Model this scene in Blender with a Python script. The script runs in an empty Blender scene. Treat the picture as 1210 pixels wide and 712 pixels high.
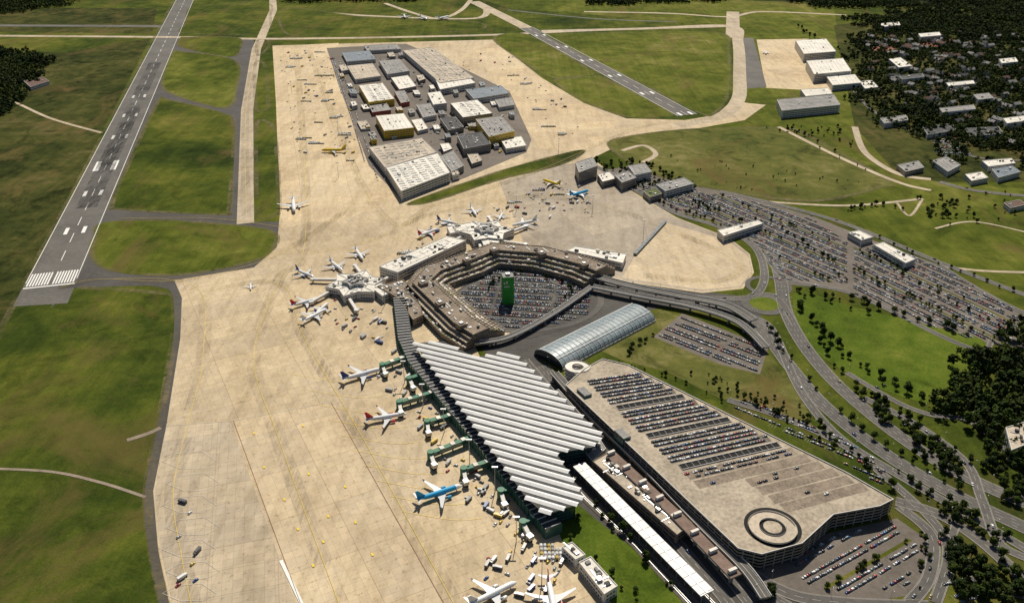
import bpy, math, random
import numpy as np
from mathutils import Vector
random.seed(7)
R=random.random; U=random.uniform
# ------------------------------------------------------------------ survey -> world metres
FPX=1000.0; HC=473.0; TH=math.atan(536/1000.0)
def G(u,v,z=0.0):
    x=(u-605)/FPX; y=(356-v)/FPX
    t=(HC-z)/(math.sin(TH)-y*math.cos(TH))
    return (x*t,(math.cos(TH)+y*math.sin(TH))*t)
def GP(pts,z=0.0): return [G(a,b,z) for a,b in pts]
sc=bpy.context.scene
# ------------------------------------------------------------------ materials
def newmat(name):
    m=bpy.data.materials.new(name); m.use_nodes=True
    nt=m.node_tree; b=nt.nodes['Principled BSDF']; return m,nt,b
def N(nt,t,**k):
    n=nt.nodes.new(t)
    for a,b in k.items(): setattr(n,a,b)
    return n
def noise(nt,co,scale,detail=6,rough=.6,dist=0.0):
    n=N(nt,'ShaderNodeTexNoise'); n.inputs['Scale'].default_value=scale
    n.inputs['Detail'].default_value=detail; n.inputs['Roughness'].default_value=rough
    n.inputs['Distortion'].default_value=dist
    nt.links.new(co,n.inputs['Vector']); return n.outputs['Fac']
def math_(nt,op,a,b):
    n=N(nt,'ShaderNodeMath',operation=op)
    for i,x in enumerate((a,b)):
        if isinstance(x,(int,float)): n.inputs[i].default_value=x
        else: nt.links.new(x,n.inputs[i])
    return n.outputs[0]
def ramp(nt,fac,stops):
    n=N(nt,'ShaderNodeValToRGB'); cr=n.color_ramp
    while len(cr.elements)<len(stops): cr.elements.new(.5)
    for e,(p,c) in zip(cr.elements,stops):
        e.position=p; e.color=(c[0],c[1],c[2],1)
    nt.links.new(fac,n.inputs[0]); return n.outputs['Color']
def mixc(nt,bt,fac,a,b):
    n=N(nt,'ShaderNodeMix',data_type='RGBA',blend_type=bt)
    for i,x in ((0,fac),(6,a),(7,b)):
        if isinstance(x,(int,float)): n.inputs[i].default_value=x
        elif isinstance(x,tuple): n.inputs[i].default_value=(x[0],x[1],x[2],1)
        else: nt.links.new(x,n.inputs[i])
    return n.outputs[2]
def coords(nt,rot=0,scale=(1,1,1),loc=(0,0,0)):
    tc=N(nt,'ShaderNodeTexCoord'); mp=N(nt,'ShaderNodeMapping')
    mp.inputs['Rotation'].default_value=(0,0,rot); mp.inputs['Scale'].default_value=scale; mp.inputs['Location'].default_value=loc
    nt.links.new(tc.outputs['Object'],mp.inputs['Vector']); return mp.outputs[0]
def grassmat(name,stops,s=(0.004,0.03,0.4),stripe=0,scrub=.5,gain=2.3,brown=.6):
    m,nt,b=newmat(name); co=coords(nt)
    n0=noise(nt,coords(nt,0,(1,1,1),(700,300,50)),.0022,5,.55,1.2)
    n1=noise(nt,co,s[0]*1.6,7,.62,.8); n2=noise(nt,co,s[1],6,.65); n3=noise(nt,co,s[2],4,.7)
    f=math_(nt,'ADD',math_(nt,'MULTIPLY',n1,.30),math_(nt,'ADD',math_(nt,'MULTIPLY',n2,.22),math_(nt,'MULTIPLY',n3,.14)))
    f=math_(nt,'ADD',f,math_(nt,'MULTIPLY',n0,.34))
    f=math_(nt,'ADD',math_(nt,'MULTIPLY',f,gain),.5-.5*gain)
    c=ramp(nt,f,stops)
    if stripe:
        cs=coords(nt,stripe,(1,.04,1)); n5=noise(nt,cs,.09,4,.6)
        c=mixc(nt,'MULTIPLY',.6,c,ramp(nt,n5,[(.38,(.78,.8,.74)),(.62,(1.18,1.14,1.1))]))
    n6=noise(nt,coords(nt),.017,7,.72,1.5)
    c=mixc(nt,'MULTIPLY',scrub,c,ramp(nt,n6,[(.36,(.34,.38,.34)),(.48,(1,1,1)),(.60,(1,1,1)),(.70,(1.5,1.3,1.3))]))
    n7=noise(nt,coords(nt,.4,(1,.5,1),(90,-400,0)),.009,8,.74,1.0)
    c=mixc(nt,'MIX',math_(nt,'MULTIPLY',ramp(nt,n7,[(.53,(0,0,0)),(.66,(1,1,1))]),brown),c,(.13,.095,.035))
    n4=noise(nt,coords(nt),1.1,3,.7)
    c=mixc(nt,'MULTIPLY',.6,c,ramp(nt,n4,[(.3,(.5,.5,.45)),(.7,(1.35,1.35,1.3))]))
    nt.links.new(c,b.inputs['Base Color']); b.inputs['Roughness'].default_value=1; b.inputs['Specular IOR Level'].default_value=.05
    return m
def flat(name,col,rough=.8,var=.25,s=.15,metal=0,spec=.3):
    m,nt,b=newmat(name); co=coords(nt)
    n1=noise(nt,co,s,6,.65); n2=noise(nt,co,s*8,4,.6)
    f=math_(nt,'ADD',math_(nt,'MULTIPLY',n1,.6),math_(nt,'MULTIPLY',n2,.4))
    lo=tuple(x*(1-var) for x in col); hi=tuple(min(1,x*(1+var)) for x in col)
    nt.links.new(ramp(nt,f,[(.36,lo),(.64,hi)]),b.inputs['Base Color'])
    b.inputs['Roughness'].default_value=rough; b.inputs['Metallic'].default_value=metal; b.inputs['Specular IOR Level'].default_value=spec
    return m
def slabmat(name,stops,rot,bw=7.5,bh=7.5,pw=75,ph=45,joint=(.6,.57,.52)):
    m,nt,b=newmat(name); co=coords(nt,rot); cs=coords(nt,rot,(1,.12,1))
    n1=noise(nt,co,.006,7,.6,.5); n2=noise(nt,co,.05,6,.65); 
    f=math_(nt,'ADD',math_(nt,'MULTIPLY',n1,.6),math_(nt,'MULTIPLY',n2,.4))
    c=ramp(nt,f,stops)
    def brick(w,h,ms,c1,c2,cm):
        br=N(nt,'ShaderNodeTexBrick'); br.offset=0; br.inputs['Scale'].default_value=1
        br.inputs['Brick Width'].default_value=w; br.inputs['Row Height'].default_value=h
        br.inputs['Mortar Size'].default_value=ms; br.inputs['Mortar Smooth'].default_value=.1
        br.inputs['Color1'].default_value=(*c1,1); br.inputs['Color2'].default_value=(*c2,1); br.inputs['Mortar'].default_value=(*cm,1)
        nt.links.new(co,br.inputs['Vector']); return br.outputs['Color']
    c=mixc(nt,'MULTIPLY',.8,c,brick(bw,bh,.12,(.88,.88,.88),(1.04,1.03,1.0),joint))
    c=mixc(nt,'MULTIPLY',1.0,c,brick(pw,ph,.3,(.90,.90,.92),(1.04,1.03,1.0),(.78,.75,.71)))
    st=noise(nt,cs,.09,5,.7)
    c=mixc(nt,'MULTIPLY',.55,c,ramp(nt,st,[(.35,(.68,.66,.62)),(.55,(1,1,1))]))
    sp=noise(nt,co,.22,5,.75)
    c=mixc(nt,'MULTIPLY',.8,c,ramp(nt,sp,[(.32,(.5,.46,.4)),(.44,(1,1,1))]))
    nt.links.new(c,b.inputs['Base Color']); b.inputs['Roughness'].default_value=.85; b.inputs['Specular IOR Level'].default_value=.25
    return m
def asph(name,c0,c1,rough=.85):
    m,nt,b=newmat(name); co=coords(nt)
    n1=noise(nt,co,.015,6,.65,.4); n2=noise(nt,co,.2,6,.7)
    f=math_(nt,'ADD',math_(nt,'MULTIPLY',n1,.55),math_(nt,'MULTIPLY',n2,.45))
    c=ramp(nt,f,[(.36,c0),(.62,c1)])
    nt.links.new(c,b.inputs['Base Color']); b.inputs['Roughness'].default_value=rough; b.inputs['Specular IOR Level'].default_value=.25
    return m
def stainmat(name,col,amt,rot,s=.35,st=.08):
    m,nt,b=newmat(name); co=coords(nt,rot,(1,st,1))
    n1=noise(nt,co,s,5,.7); n2=noise(nt,coords(nt),.012,5,.6)
    a=math_(nt,'MULTIPLY',ramp(nt,n1,[(.35,(0,0,0)),(.65,(1,1,1))]),math_(nt,'MULTIPLY',ramp(nt,n2,[(.36,(0,0,0)),(.6,(1,1,1))]),amt))
    b.inputs['Base Color'].default_value=(*col,1); b.inputs['Roughness'].default_value=.9; nt.links.new(a,b.inputs['Alpha']); return m
def attrmat(name,rough=.4,spec=.5):
    m,nt,b=newmat(name); a=N(nt,'ShaderNodeAttribute'); a.attribute_name='col'
    nt.links.new(a.outputs['Color'],b.inputs['Base Color']); b.inputs['Roughness'].default_value=rough; b.inputs['Specular IOR Level'].default_value=spec
    return m
def leafmat(name,dark,light):
    m,nt,b=newmat(name); co=coords(nt)
    oi=N(nt,'ShaderNodeObjectInfo')
    n1=noise(nt,co,.25,3,.6)
    f=math_(nt,'ADD',math_(nt,'MULTIPLY',n1,.6),math_(nt,'MULTIPLY',oi.outputs['Random'],.4))
    nt.links.new(ramp(nt,f,[(.25,dark),(.75,light)]),b.inputs['Base Color']); b.inputs['Roughness'].default_value=.9; b.inputs['Specular IOR Level'].default_value=.1
    return m
def world_dir(a,b):
    A=Vector(G(*a)); B=Vector(G(*b)); d=(B-A); return d.normalized()
apdir=world_dir((360,712),(275,497)); APR=math.pi/2-math.atan2(apdir.y,apdir.x)
rwdir=world_dir((60,330),(218,0)); RWR=math.pi/2-math.atan2(rwdir.y,rwdir.x)
M={}
M['grass']=grassmat('field_grass',[(.22,(.020,.034,.006)),(.40,(.046,.066,.010)),(.56,(.092,.108,.016)),(.78,(.18,.16,.04))],stripe=RWR)
M['field']=grassmat('meadow_grass',[(.22,(.038,.055,.009)),(.42,(.082,.102,.014)),(.58,(.135,.148,.026)),(.78,(.24,.21,.075))],s=(.006,.03,.4),stripe=RWR,brown=.75)
M['dgrass']=grassmat('heath_grass',[(.22,(.015,.024,.006)),(.42,(.036,.045,.011)),(.58,(.072,.076,.020)),(.78,(.14,.11,.05))],s=(.007,.05,.4),stripe=RWR,scrub=.8,brown=.8)
M['lush']=grassmat('lush_grass',[(.22,(.032,.060,.008)),(.5,(.085,.125,.014)),(.75,(.16,.18,.03))],s=(.008,.05,.4),brown=.3)
M['dry']=grassmat('dry_grass',[(.22,(.05,.07,.016)),(.5,(.13,.13,.035)),(.75,(.26,.22,.10))],s=(.010,.06,.5),scrub=.7,brown=.8)
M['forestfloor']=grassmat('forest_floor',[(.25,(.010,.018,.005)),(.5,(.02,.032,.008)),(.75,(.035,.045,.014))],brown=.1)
M['conc']=slabmat('apron_concrete',[(.34,(.43,.335,.21)),(.5,(.56,.45,.295)),(.66,(.64,.53,.37))],APR)
M['conc2']=slabmat('stand_concrete',[(.34,(.48,.375,.24)),(.5,(.60,.485,.325)),(.66,(.68,.565,.40))],APR,pw=60,ph=60)
M['conc3']=slabmat('cargo_concrete',[(.34,(.48,.365,.225)),(.5,(.62,.49,.31)),(.66,(.69,.57,.39))],RWR)
M['taxi']=slabmat('taxiway_concrete',[(.34,(.38,.31,.215)),(.5,(.50,.415,.30)),(.66,(.58,.49,.36))],RWR,pw=50,ph=25)
M['greyconc']=slabmat('grey_concrete',[(.34,(.30,.25,.19)),(.5,(.41,.35,.27)),(.66,(.50,.43,.34))],APR)
M['rwy']=asph('runway_asphalt',(.085,.078,.068),(.155,.145,.13))
M['asph']=asph('taxiway_asphalt',(.050,.046,.040),(.095,.088,.078))
M['road']=asph('road_asphalt',(.075,.070,.062),(.135,.125,.112))
M['lot']=asph('parking_asphalt',(.095,.080,.065),(.18,.153,.125))
M['rubber']=stainmat('tyre_rubber_stain',(.02,.02,.02),.75,RWR)
M['grime']=stainmat('taxi_lane_grime',(.12,.09,.065),.28,APR)
M['worn']=stainmat('worn_verge',(.19,.15,.07),.8,0,.12,1)
M['white']=flat('white_paint',(.75,.74,.70),.7,.12,.3)
M['rwhite']=flat('road_line_paint',(.50,.49,.46),.8,.2,.3)
M['yellow']=flat('yellow_paint',(.70,.52,.06),.7,.15,.3)
M['red']=flat('red_cladding',(.40,.06,.04),.6,.2)
M['rustline']=flat('faded_red_line',(.30,.15,.10),.8,.3)
M['redpave']=flat('brown_paving',(.20,.14,.11),.9,.3)
M['wall']=flat('concrete_wall',(.30,.27,.23),.85,.25,.12)
M['wallw']=flat('white_wall',(.62,.60,.56),.7,.12,.12)
M['brown']=flat('brown_concrete',(.25,.20,.15),.85,.3,.08)
M['brownroof']=flat('gravel_roof_brown',(.23,.185,.14),.95,.4,.06)
M['roofw']=flat('pale_roof',(.68,.64,.56),.7,.2,.03)
M['rooft']=flat('tan_roof',(.46,.39,.30),.8,.3,.03)
M['deck']=flat('parking_deck_concrete',(.38,.32,.24),.85,.35,.04)
M['roofg']=flat('grey_roof',(.27,.26,.245),.85,.3,.05)
M['roofd']=flat('dark_roof',(.07,.07,.07),.85,.35,.05)
M['roofgr']=flat('green_roof',(.10,.12,.04),.95,.4,.05)
M['roofr']=flat('tile_roof',(.13,.075,.055),.9,.35,.3)
M['court']=flat('sports_court_surface',(.26,.10,.06),.9,.15,.1)
M['roofb']=flat('blue_grey_roof',(.14,.17,.20),.6,.2,.05)
M['ywall']=flat('yellow_cladding',(.72,.48,.03),.5,.1)
M['glass']=flat('dark_glass',(.035,.05,.06),.12,.3,.3,0,.8)
M['gglass']=flat('green_glass',(.05,.12,.10),.15,.3,.2,0,.8)
M['steel']=flat('steel',(.45,.46,.46),.4,.15,.3,.6)
M['metw']=flat('ribbed_metal_roof',(.80,.79,.76),.6,.10,.04)
M['vault']=flat('vault_glass',(.26,.31,.32),.25,.3,.05,0,.7)
M['green']=flat('green_panel',(.035,.30,.03),.5,.15,.3)
M['jgreen']=flat('green_steel',(.03,.15,.08),.5,.2,.3)
M['dark']=flat('painted_void_shade',(.02,.02,.02),.95,.3)  # near-black colour painted in for the shade inside openings
M['rail']=flat('rail_ballast',(.10,.085,.07),.95,.35,.3)
M['bark']=flat('bark',(.07,.05,.035),.95,.3,1)
M['leaf']=leafmat('leaves',(.014,.030,.005),(.060,.085,.013))
M['leaf2']=leafmat('leaves_dark',(.010,.020,.005),(.038,.056,.011))
M['car']=attrmat('car_paint',.3,.5); M['tyre']=flat('tyre_rubber',(.02,.02,.02),.9,.2)
M['attr']=attrmat('painted_metal',.6,.3)
M['pwhite']=flat('aircraft_white',(.80,.80,.79),.3,.04,.2,0,.5)
M['pgrey']=flat('aircraft_wing_grey',(.55,.56,.57),.35,.06,.2)
M['pyel']=flat('aircraft_yellow',(.80,.55,.02),.35,.05,.2)
M['pblue']=flat('aircraft_blue',(.02,.33,.62),.35,.05,.2)
M['pred']=flat('aircraft_red',(.60,.03,.03),.35,.05,.2)
M['pnavy']=flat('aircraft_navy',(.03,.05,.22),.35,.05,.2)
# ------------------------------------------------------------------ mesh builder
def link(o):
    sc.collection.objects.link(o); return o
class MB:
    def __init__(s): s.V=[];s.F=[];s.I=[];s.mats=[]
    def mi(s,m):
        if m not in s.mats: s.mats.append(m)
        return s.mats.index(m)
    def add(s,vs,fs,m):
        o=len(s.V); k=s.mi(m); s.V+= [tuple(v) for v in vs]
        for f in fs: s.F.append([i+o for i in f]); s.I.append(k)
    def prism(s,poly,z0,z1,mw,mt=None,bottom=False):
        n=len(poly); vs=[(x,y,z0) for x,y in poly]+[(x,y,z1) for x,y in poly]
        s.add(vs,[[i,(i+1)%n,n+(i+1)%n,n+i] for i in range(n)],mw)
        s.add([(x,y,z1) for x,y in poly],[list(range(n))],mt or mw)
        if bottom: s.add([(x,y,z0) for x,y in poly],[list(range(n))[::-1]],mw)
    def box(s,cx,cy,z0,lx,ly,h,a,m,mt=None):
        c,q=math.cos(a),math.sin(a)
        P=[(cx+c*x-q*y,cy+q*x+c*y) for x,y in ((-lx/2,-ly/2),(lx/2,-ly/2),(lx/2,ly/2),(-lx/2,ly/2))]
        s.prism(P,z0,z0+h,m,mt,True)
    def beam(s,a,b,w,h,m):
        a=Vector(a);b=Vector(b);d=(b-a)
        if d.length<1e-6: return
        d.normalize(); up=Vector((0,0,1)) if abs(d.z)<.95 else Vector((1,0,0))
        x=d.cross(up).normalized()*w/2; y=x.cross(d).normalized()*h/2
        vs=[p+i+j for p in (a,b) for i,j in ((-x,-y),(x,-y),(x,y),(-x,y))]
        s.add(vs,[[0,1,2,3],[7,6,5,4],[0,4,5,1],[1,5,6,2],[2,6,7,3],[3,7,4,0]],m)
    def cyl(s,x,y,z0,z1,r0,r1,m,n=12,cap=True):
        vs=[(x+r0*math.cos(6.2832*i/n),y+r0*math.sin(6.2832*i/n),z0) for i in range(n)]+[(x+r1*math.cos(6.2832*i/n),y+r1*math.sin(6.2832*i/n),z1) for i in range(n)]
        fs=[[i,(i+1)%n,n+(i+1)%n,n+i] for i in range(n)]
        if cap: fs.append([n+i for i in range(n)])
        s.add(vs,fs,m)
    def mesh(s,name):
        me=bpy.data.meshes.new(name); me.from_pydata(s.V,[],s.F)
        for m in s.mats: me.materials.append(M[m])
        me.polygons.foreach_set('material_index',s.I); me.update(); return me
    def obj(s,name,smooth=False):
        me=s.mesh(name)
        return link(bpy.data.objects.new(name,me))
def area(P): return sum(P[i][0]*P[(i+1)%len(P)][1]-P[(i+1)%len(P)][0]*P[i][1] for i in range(len(P)))/2
def ccw(P): return P if area(P)>0 else P[::-1]
def inset(P,d):
    P=ccw(P); n=len(P); out=[]
    for i in range(n):
        a=Vector(P[i-1]);b=Vector(P[i]);c=Vector(P[(i+1)%n])
        e1=(b-a).normalized();e2=(c-b).normalized()
        n1=Vector((-e1.y,e1.x));n2=Vector((-e2.y,e2.x)); m=n1+n2
        if m.length<.2: m=n1
        m.normalize(); k=d/max(.4,m.dot(n1)); out.append(tuple(b+m*k))
    return out
def inside(p,P):
    x,y=p; r=False; n=len(P); j=n-1
    for i in range(n):
        if (P[i][1]>y)!=(P[j][1]>y) and x<(P[j][0]-P[i][0])*(y-P[i][1])/(P[j][1]-P[i][1])+P[i][0]: r=not r
        j=i
    return r
def catmull(P,closed=False,k=8):
    P=[Vector(p) for p in P]; n=len(P); out=[]
    rng=range(n) if closed else range(n-1)
    for i in rng:
        if closed: a,b,c,d=P[i-1],P[i],P[(i+1)%n],P[(i+2)%n]
        else: a,b,c,d=P[max(i-1,0)],P[i],P[i+1],P[min(i+2,n-1)]
        for j in range(k):
            t=j/k; out.append(.5*((2*b)+(c-a)*t+(2*a-5*b+4*c-d)*t*t+(3*b-a-3*c+d)*t**3))
    if not closed: out.append(P[-1])
    return [tuple(p) for p in out]
ZC={'g':.03,'a':.06,'i':.18,'w':.29,'r':.34,'m':.50}
def nz(l): ZC[l]+=.004; return ZC[l]
def offs(C,w):
    C=[Vector(p) for p in C]; out=[]
    for i,p in enumerate(C):
        d=(C[min(i+1,len(C)-1)]-C[max(i-1,0)]).normalized(); out.append((p.x-d.y*w,p.y+d.x*w))
    return out
def ribbon(b,C,w0,w1,z,mat):
    A=offs(C,w0);B=offs(C,w1); n=len(C)
    b.add([(x,y,z) for x,y in A]+[(x,y,z) for x,y in B],[[i,i+1,n+i+1,n+i] for i in range(n-1)],mat)
def sheet(name,px,mat,l,smooth=False,world=False,worn=False):
    P=px if world else GP(px)
    if smooth: P=catmull(P,True)
    P=ccw(P); z=nz(l); b=MB(); b.add([(x,y,z) for x,y in P],[list(range(len(P)))],mat)
    if worn: ribbon(b,P+[P[0]],-2.5,6,nz('w'),'worn')
    return b.obj(name)
def strip(name,px,w,mat,l,smooth=True,world=False):
    C=px if world else GP(px)
    if smooth: C=catmull(C)
    b=MB(); ribbon(b,C,-w/2,w/2,nz(l),mat); return b.obj(name)
def resample(C,st):
    out=[]; acc=0; nxt=0
    for i in range(len(C)-1):
        a=Vector(C[i]);c=Vector(C[i+1]);L=(c-a).length
        if L<1e-6: continue
        while nxt<=acc+L:
            t=(nxt-acc)/L; d=(c-a)/L; p=a+(c-a)*t; out.append((p.x,p.y,math.atan2(d.y,d.x))); nxt+=st
        acc+=L
    return out
def dashes(b,C,off,ln,gap,w,z,mat):
    Co=offs(C,off)
    for x,y,a in resample(Co,ln+gap):
        c,s=math.cos(a),math.sin(a)
        b.add([(x+c*i-s*j,y+s*i+c*j,z) for i,j in ((0,-w/2),(ln,-w/2),(ln,w/2),(0,w/2))],[[0,1,2,3]],mat)
# ------------------------------------------------------------------ ground
b=MB(); b.add([(-60000,-20000,0),(60000,-20000,0),(60000,90000,0),(-60000,90000,0)],[[0,1,2,3]],'grass'); b.obj('ground')
sheet('heath_ground',[(-60,60),(75,62),(178,45),(110,175),(55,285),(0,390),(-120,420)],'dgrass','g')
sheet('heath_ground',[(-200,8),(185,10),(180,40),(-200,36)],'dgrass','g')
sheet('meadow_ground',[(560,-4),(900,-2),(985,8),(1000,100),(1110,215),(1230,225),(1230,345),(1110,312),(1000,262),(850,225),(735,185),(880,125),(862,30),(600,10)],'field','g')
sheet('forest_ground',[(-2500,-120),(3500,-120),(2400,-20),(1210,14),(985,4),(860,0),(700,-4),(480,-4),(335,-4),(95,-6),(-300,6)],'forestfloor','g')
sheet('town_ground',[(985,30),(1250,0),(1300,210),(1210,215),(1110,215),(1060,205),(1010,150),(1000,100)],'dgrass','g')
sheet('taxiway_asphalt_field',[(200,45),(300,45),(300,262),(330,262),(330,298),(300,318),(210,336),(85,340),(60,364),(100,250)],'asph','a')
sheet('runway',[(15,362),(208,0),(238,-57),(254,-57),(229,0),(80,358)],'rwy','a')
strip('taxiway_shoulder',[(70,338),(150,334),(196,337),(211,350),(212,400),(197,490),(181,580),(187,650),(203,725),(215,800)],13,'asph','a')
ap=[(322,54),(470,50),(583,47),(640,92),(690,122),(740,140),(810,142),(846,136),(866,118),(884,122),(905,124),(880,142),(800,156),(735,170),(700,187),(720,203),(745,225),(800,257),(862,281),(886,300),(891,322),(878,341),(830,346),(740,333),(705,325),(600,400),(560,405),(640,590),(662,628),(725,700),(790,790),(212,790),(200,712),(187,650),(181,580),(197,500),(213,400),(215,352),(206,331),(300,316),(327,292),(331,250),(326,120)]
sheet('apron_concrete',ap,'conc','a')
sheet('cargo_apron',[(322,55),(400,51),(452,218),(470,236),(400,262),(334,262),(331,250),(326,120)],'conc3','a')
sheet('east_apron',[(590,215),(655,196),(700,190),(722,205),(745,226),(800,258),(860,281),(884,300),(889,322),(876,339),(830,344),(740,332),(690,315),(620,290)],'greyconc','a')
sheet('loop_apron',[(752,300),(787,263),(860,284),(884,303),(888,322),(874,338),(830,342),(735,328)],'conc2','a')
sheet('far_apron',[(560,60),(583,49),(640,94),(690,124),(735,143),(700,178),(640,178),(600,120)],'conc3','a')
sheet('remote_stands',[(276,497),(391,475),(540,740),(365,770),(345,690)],'conc2','a')
sheet('remote_stands',[(197,503),(272,498),(352,720),(205,720),(190,650),(183,580)],'taxi','a')
sheet('hangar_apron',[(894,47),(955,46),(1010,95),(985,108),(905,104)],'conc3','a')
sheet('hangar_road',[(872,45),(890,45),(906,103),(878,105)],'rwy','a')
strip('concrete_taxiway',[(-60,42),(200,44),(330,46),(560,42),(700,36),(866,31)],24,'taxi','a')
strip('asphalt_taxiway',[(-60,30),(180,31),(205,32)],30,'rwy','a',False)
strip('concrete_taxiway',[(372,14),(440,19),(560,22),(575,9)],22,'taxi','a')
strip('concrete_taxiway',[(455,4),(490,16),(520,22),(545,12),(560,-5)],16,'taxi','a')
strip('concrete_taxiway',[(560,2),(600,22),(632,38)],40,'taxi','a')
strip('secondary_runway',[(622,33),(690,70),(812,136)],45,'rwy','a',False)
strip('concrete_taxiway',[(640,37),(760,34),(862,31),(872,50),(874,90),(872,118),(850,138),(800,148)],30,'taxi','a')
strip('concrete_taxiway',[(690,14),(790,16),(860,20),(900,14),(1000,18)],18,'taxi','a')
strip('asphalt_taxiway',[(600,12),(700,22),(800,26)],12,'rwy','a')
strip('concrete_taxiway',[(866,14),(866,45)],40,'taxi','a')
isl=[([(226,8),(262,6),(317,4),(320,20),(318,38),(290,41),(216,39),(218,28)],'grass'),
([(213,45),(222,44),(282,45),(283,60),(276,67),(250,65),(212,55)],'field'),
([(203,63),(216,61),(279,72),(279,110),(274,124),(256,127),(205,112),(191,98)],'field'),
([(186,120),(200,118),(262,133),(277,146),(275,215),(272,248),(262,254),(145,248),(131,241),(150,195)],'grass'),
([(301,75),(314,78),(318,120),(314,130),(304,132),(301,120)],'grass'),
([(303,145),(320,146),(327,165),(331,240),(326,254),(304,254),(301,200)],'grass'),
([(122,263),(200,260),(300,268),(326,276),(326,290),(303,308),(215,325),(135,321),(107,303),(110,280)],'field'),
([(304,48),(318,48),(318,56),(304,66)],'grass'),
([(340,10),(440,21),(560,26),(555,37),(400,40),(338,40)],'grass'),
([(583,45),(624,41),(696,82),(690,90),(652,92),(610,68)],'field'),
([(655,95),(700,90),(715,93),(791,131),(782,138),(738,138),(692,120)],'field'),
([(655,40),(760,38),(852,39),(862,60),(861,110),(846,133),(826,134),(760,100),(648,44)],'field'),
([(718,168),(760,158),(820,152),(880,151),(935,152),(965,165),(1050,213),(1040,222),(960,238),(850,225),(775,208),(737,188)],'dry'),
([(486,238),(560,212),(610,196),(680,178),(690,181),(660,196),(590,213),(520,236),(492,242)],'grass')]
for P,m in isl: sheet('grass_island',P,m,'i',True,False,True)
b=MB()
for P in [[(92,340),(192,347),(204,356),(204,400),(189,490),(173,580),(179,650),(195,725)],[(0,392),(14,366),(206,0)]]:
    ribbon(b,catmull(GP(P)),-3,5,nz('w'),'worn')
b.obj('worn_verge')
sheet('park_lawn',[(940,345),(1000,360),(1100,385),(1165,405),(1150,450),(1120,475),(1070,470),(1000,440),(950,400)],'lush','i',True)
sheet('dry_meadow',[(700,410),(780,365),(905,412),(950,470),(960,505),(900,480),(850,470),(790,440),(735,425)],'dry','g')
sheet('verge_grass',[(640,585),(665,580),(700,610),(830,712),(880,800),(800,800),(730,720),(672,655)],'lush','i')
strip('concrete_track',[(321,-20),(323,12),(303,58),(292,130),(290,264)],24,'taxi','i',False)
strip('track_path',[(-20,110),(15,120),(60,140),(120,157)],7,'taxi','i')
strip('dirt_path',[(-20,553),(60,557),(120,570),(172,587)],3,'brown','i')
strip('dirt_path',[(150,520),(175,512),(190,505)],5,'brown','i')
strip('dirt_path',[(735,178),(760,172),(775,182),(760,192)],9,'taxi','i')
for P,w in [([(920,150),(990,185),(1060,215),(1100,225)],9),([(1010,150),(1022,180),(1060,205),(1100,212)],12),([(900,238),(1000,243),(1090,235)],7),([(1060,240),(1075,255),(1090,235)],4),
            ([(1115,315),(1160,320),(1215,322)],6),([(1105,270),(1150,262),(1215,275)],4)]:
    strip('service_road',P,w,'taxi','r')
sheet('cargo_yard',[(386,57),(480,52),(545,80),(602,108),(628,165),(622,180),(545,212),(476,237),(436,196),(400,100)],'lot','i')
sheet('landside_tarmac',[(560,400),(600,400),(705,326),(745,335),(880,350),(905,380),(870,372),(780,362),(640,425),(660,470),(760,560),(870,680),(960,712),(960,790),(880,790),(650,585),(640,500)],'asph','g')
sheet('landside_tarmac',[(930,640),(1060,612),(1100,640),(1090,700),(1020,712),(900,700),(880,660)],'lot','g')
sheet('parking_asphalt',[(800,238),(850,226),(900,238),(962,256),(1040,287),(1110,313),(1215,372),(1215,412),(1130,402),(1010,345),(925,335),(905,300),(850,264)],'lot','g')
sheet('parking_asphalt',[(772,398),(806,370),(908,410),(898,442),(850,430)],'lot','g')
sheet('court_asphalt',[(530,350),(582,315),(640,320),(702,332),(700,380),(625,400),(575,385)],'asph','i')
sheet('village_tarmac',[(690,205),(745,196),(850,225),(850,262),(800,250),(745,225)],'lot','g')
# ------------------------------------------------------------------ roads
roads=[([(700,330),(760,340),(830,356),(880,372),(905,395),(935,435),(975,480),(1040,532),(1120,580),(1215,625)],15),
([(912,290),(922,330),(928,365),(948,405),(985,450),(1040,498),(1100,540),(1160,572),(1215,595)],15),
([(890,352),(910,348),(925,360),(940,385)],8),([(886,374),(905,382),(918,400),(945,460),(990,515),(1060,560),(1130,600),(1215,650)],9),
([(1020,470),(1080,500),(1140,545),(1160,590),(1180,640),(1215,660)],8),
([(860,472),(930,495),(1000,528),(1060,575),(1110,625),(1120,660),(1105,712)],8),
([(1000,440),(1060,475),(1100,490),(1150,500),(1215,560)],6),
([(800,590),(850,650),(895,695),(930,718)],13),([(830,600),(868,660),(930,700),(1000,712),(1100,716)],10),
([(1062,598),(1100,632),(1098,680),(1075,712)],9),([(1058,592),(1110,608),(1160,640),(1215,690)],11),
([(640,432),(690,490),(760,560),(830,640),(890,712)],14),
([(620,425),(680,500),(740,570),(850,700),(880,740)],9),
([(700,195),(735,212),(790,248),(850,268),(890,290),(903,320),(896,345),(870,353),(800,349),(735,338)],10),
([(850,226),(920,242),(1000,265),(1110,310),(1215,350)],9),([(1110,313),(1160,345),(1215,372)],7),
([(905,300),(930,330),(1010,348),(1130,405),(1215,430)],7),
([(1215,505),(1150,470),(1160,430),(1172,402)],5),([(720,205),(780,225),(830,228)],7),
([(1110,215),(1150,225),(1215,232)],10),([(1100,160),(1150,185),(1215,190)],6),([(1000,95),(1030,130),(1090,160)],6),
([(1130,660),(1160,690),(1215,705)],6),([(1135,610),(1125,640),(1150,670)],6)]
rb=[]
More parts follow.
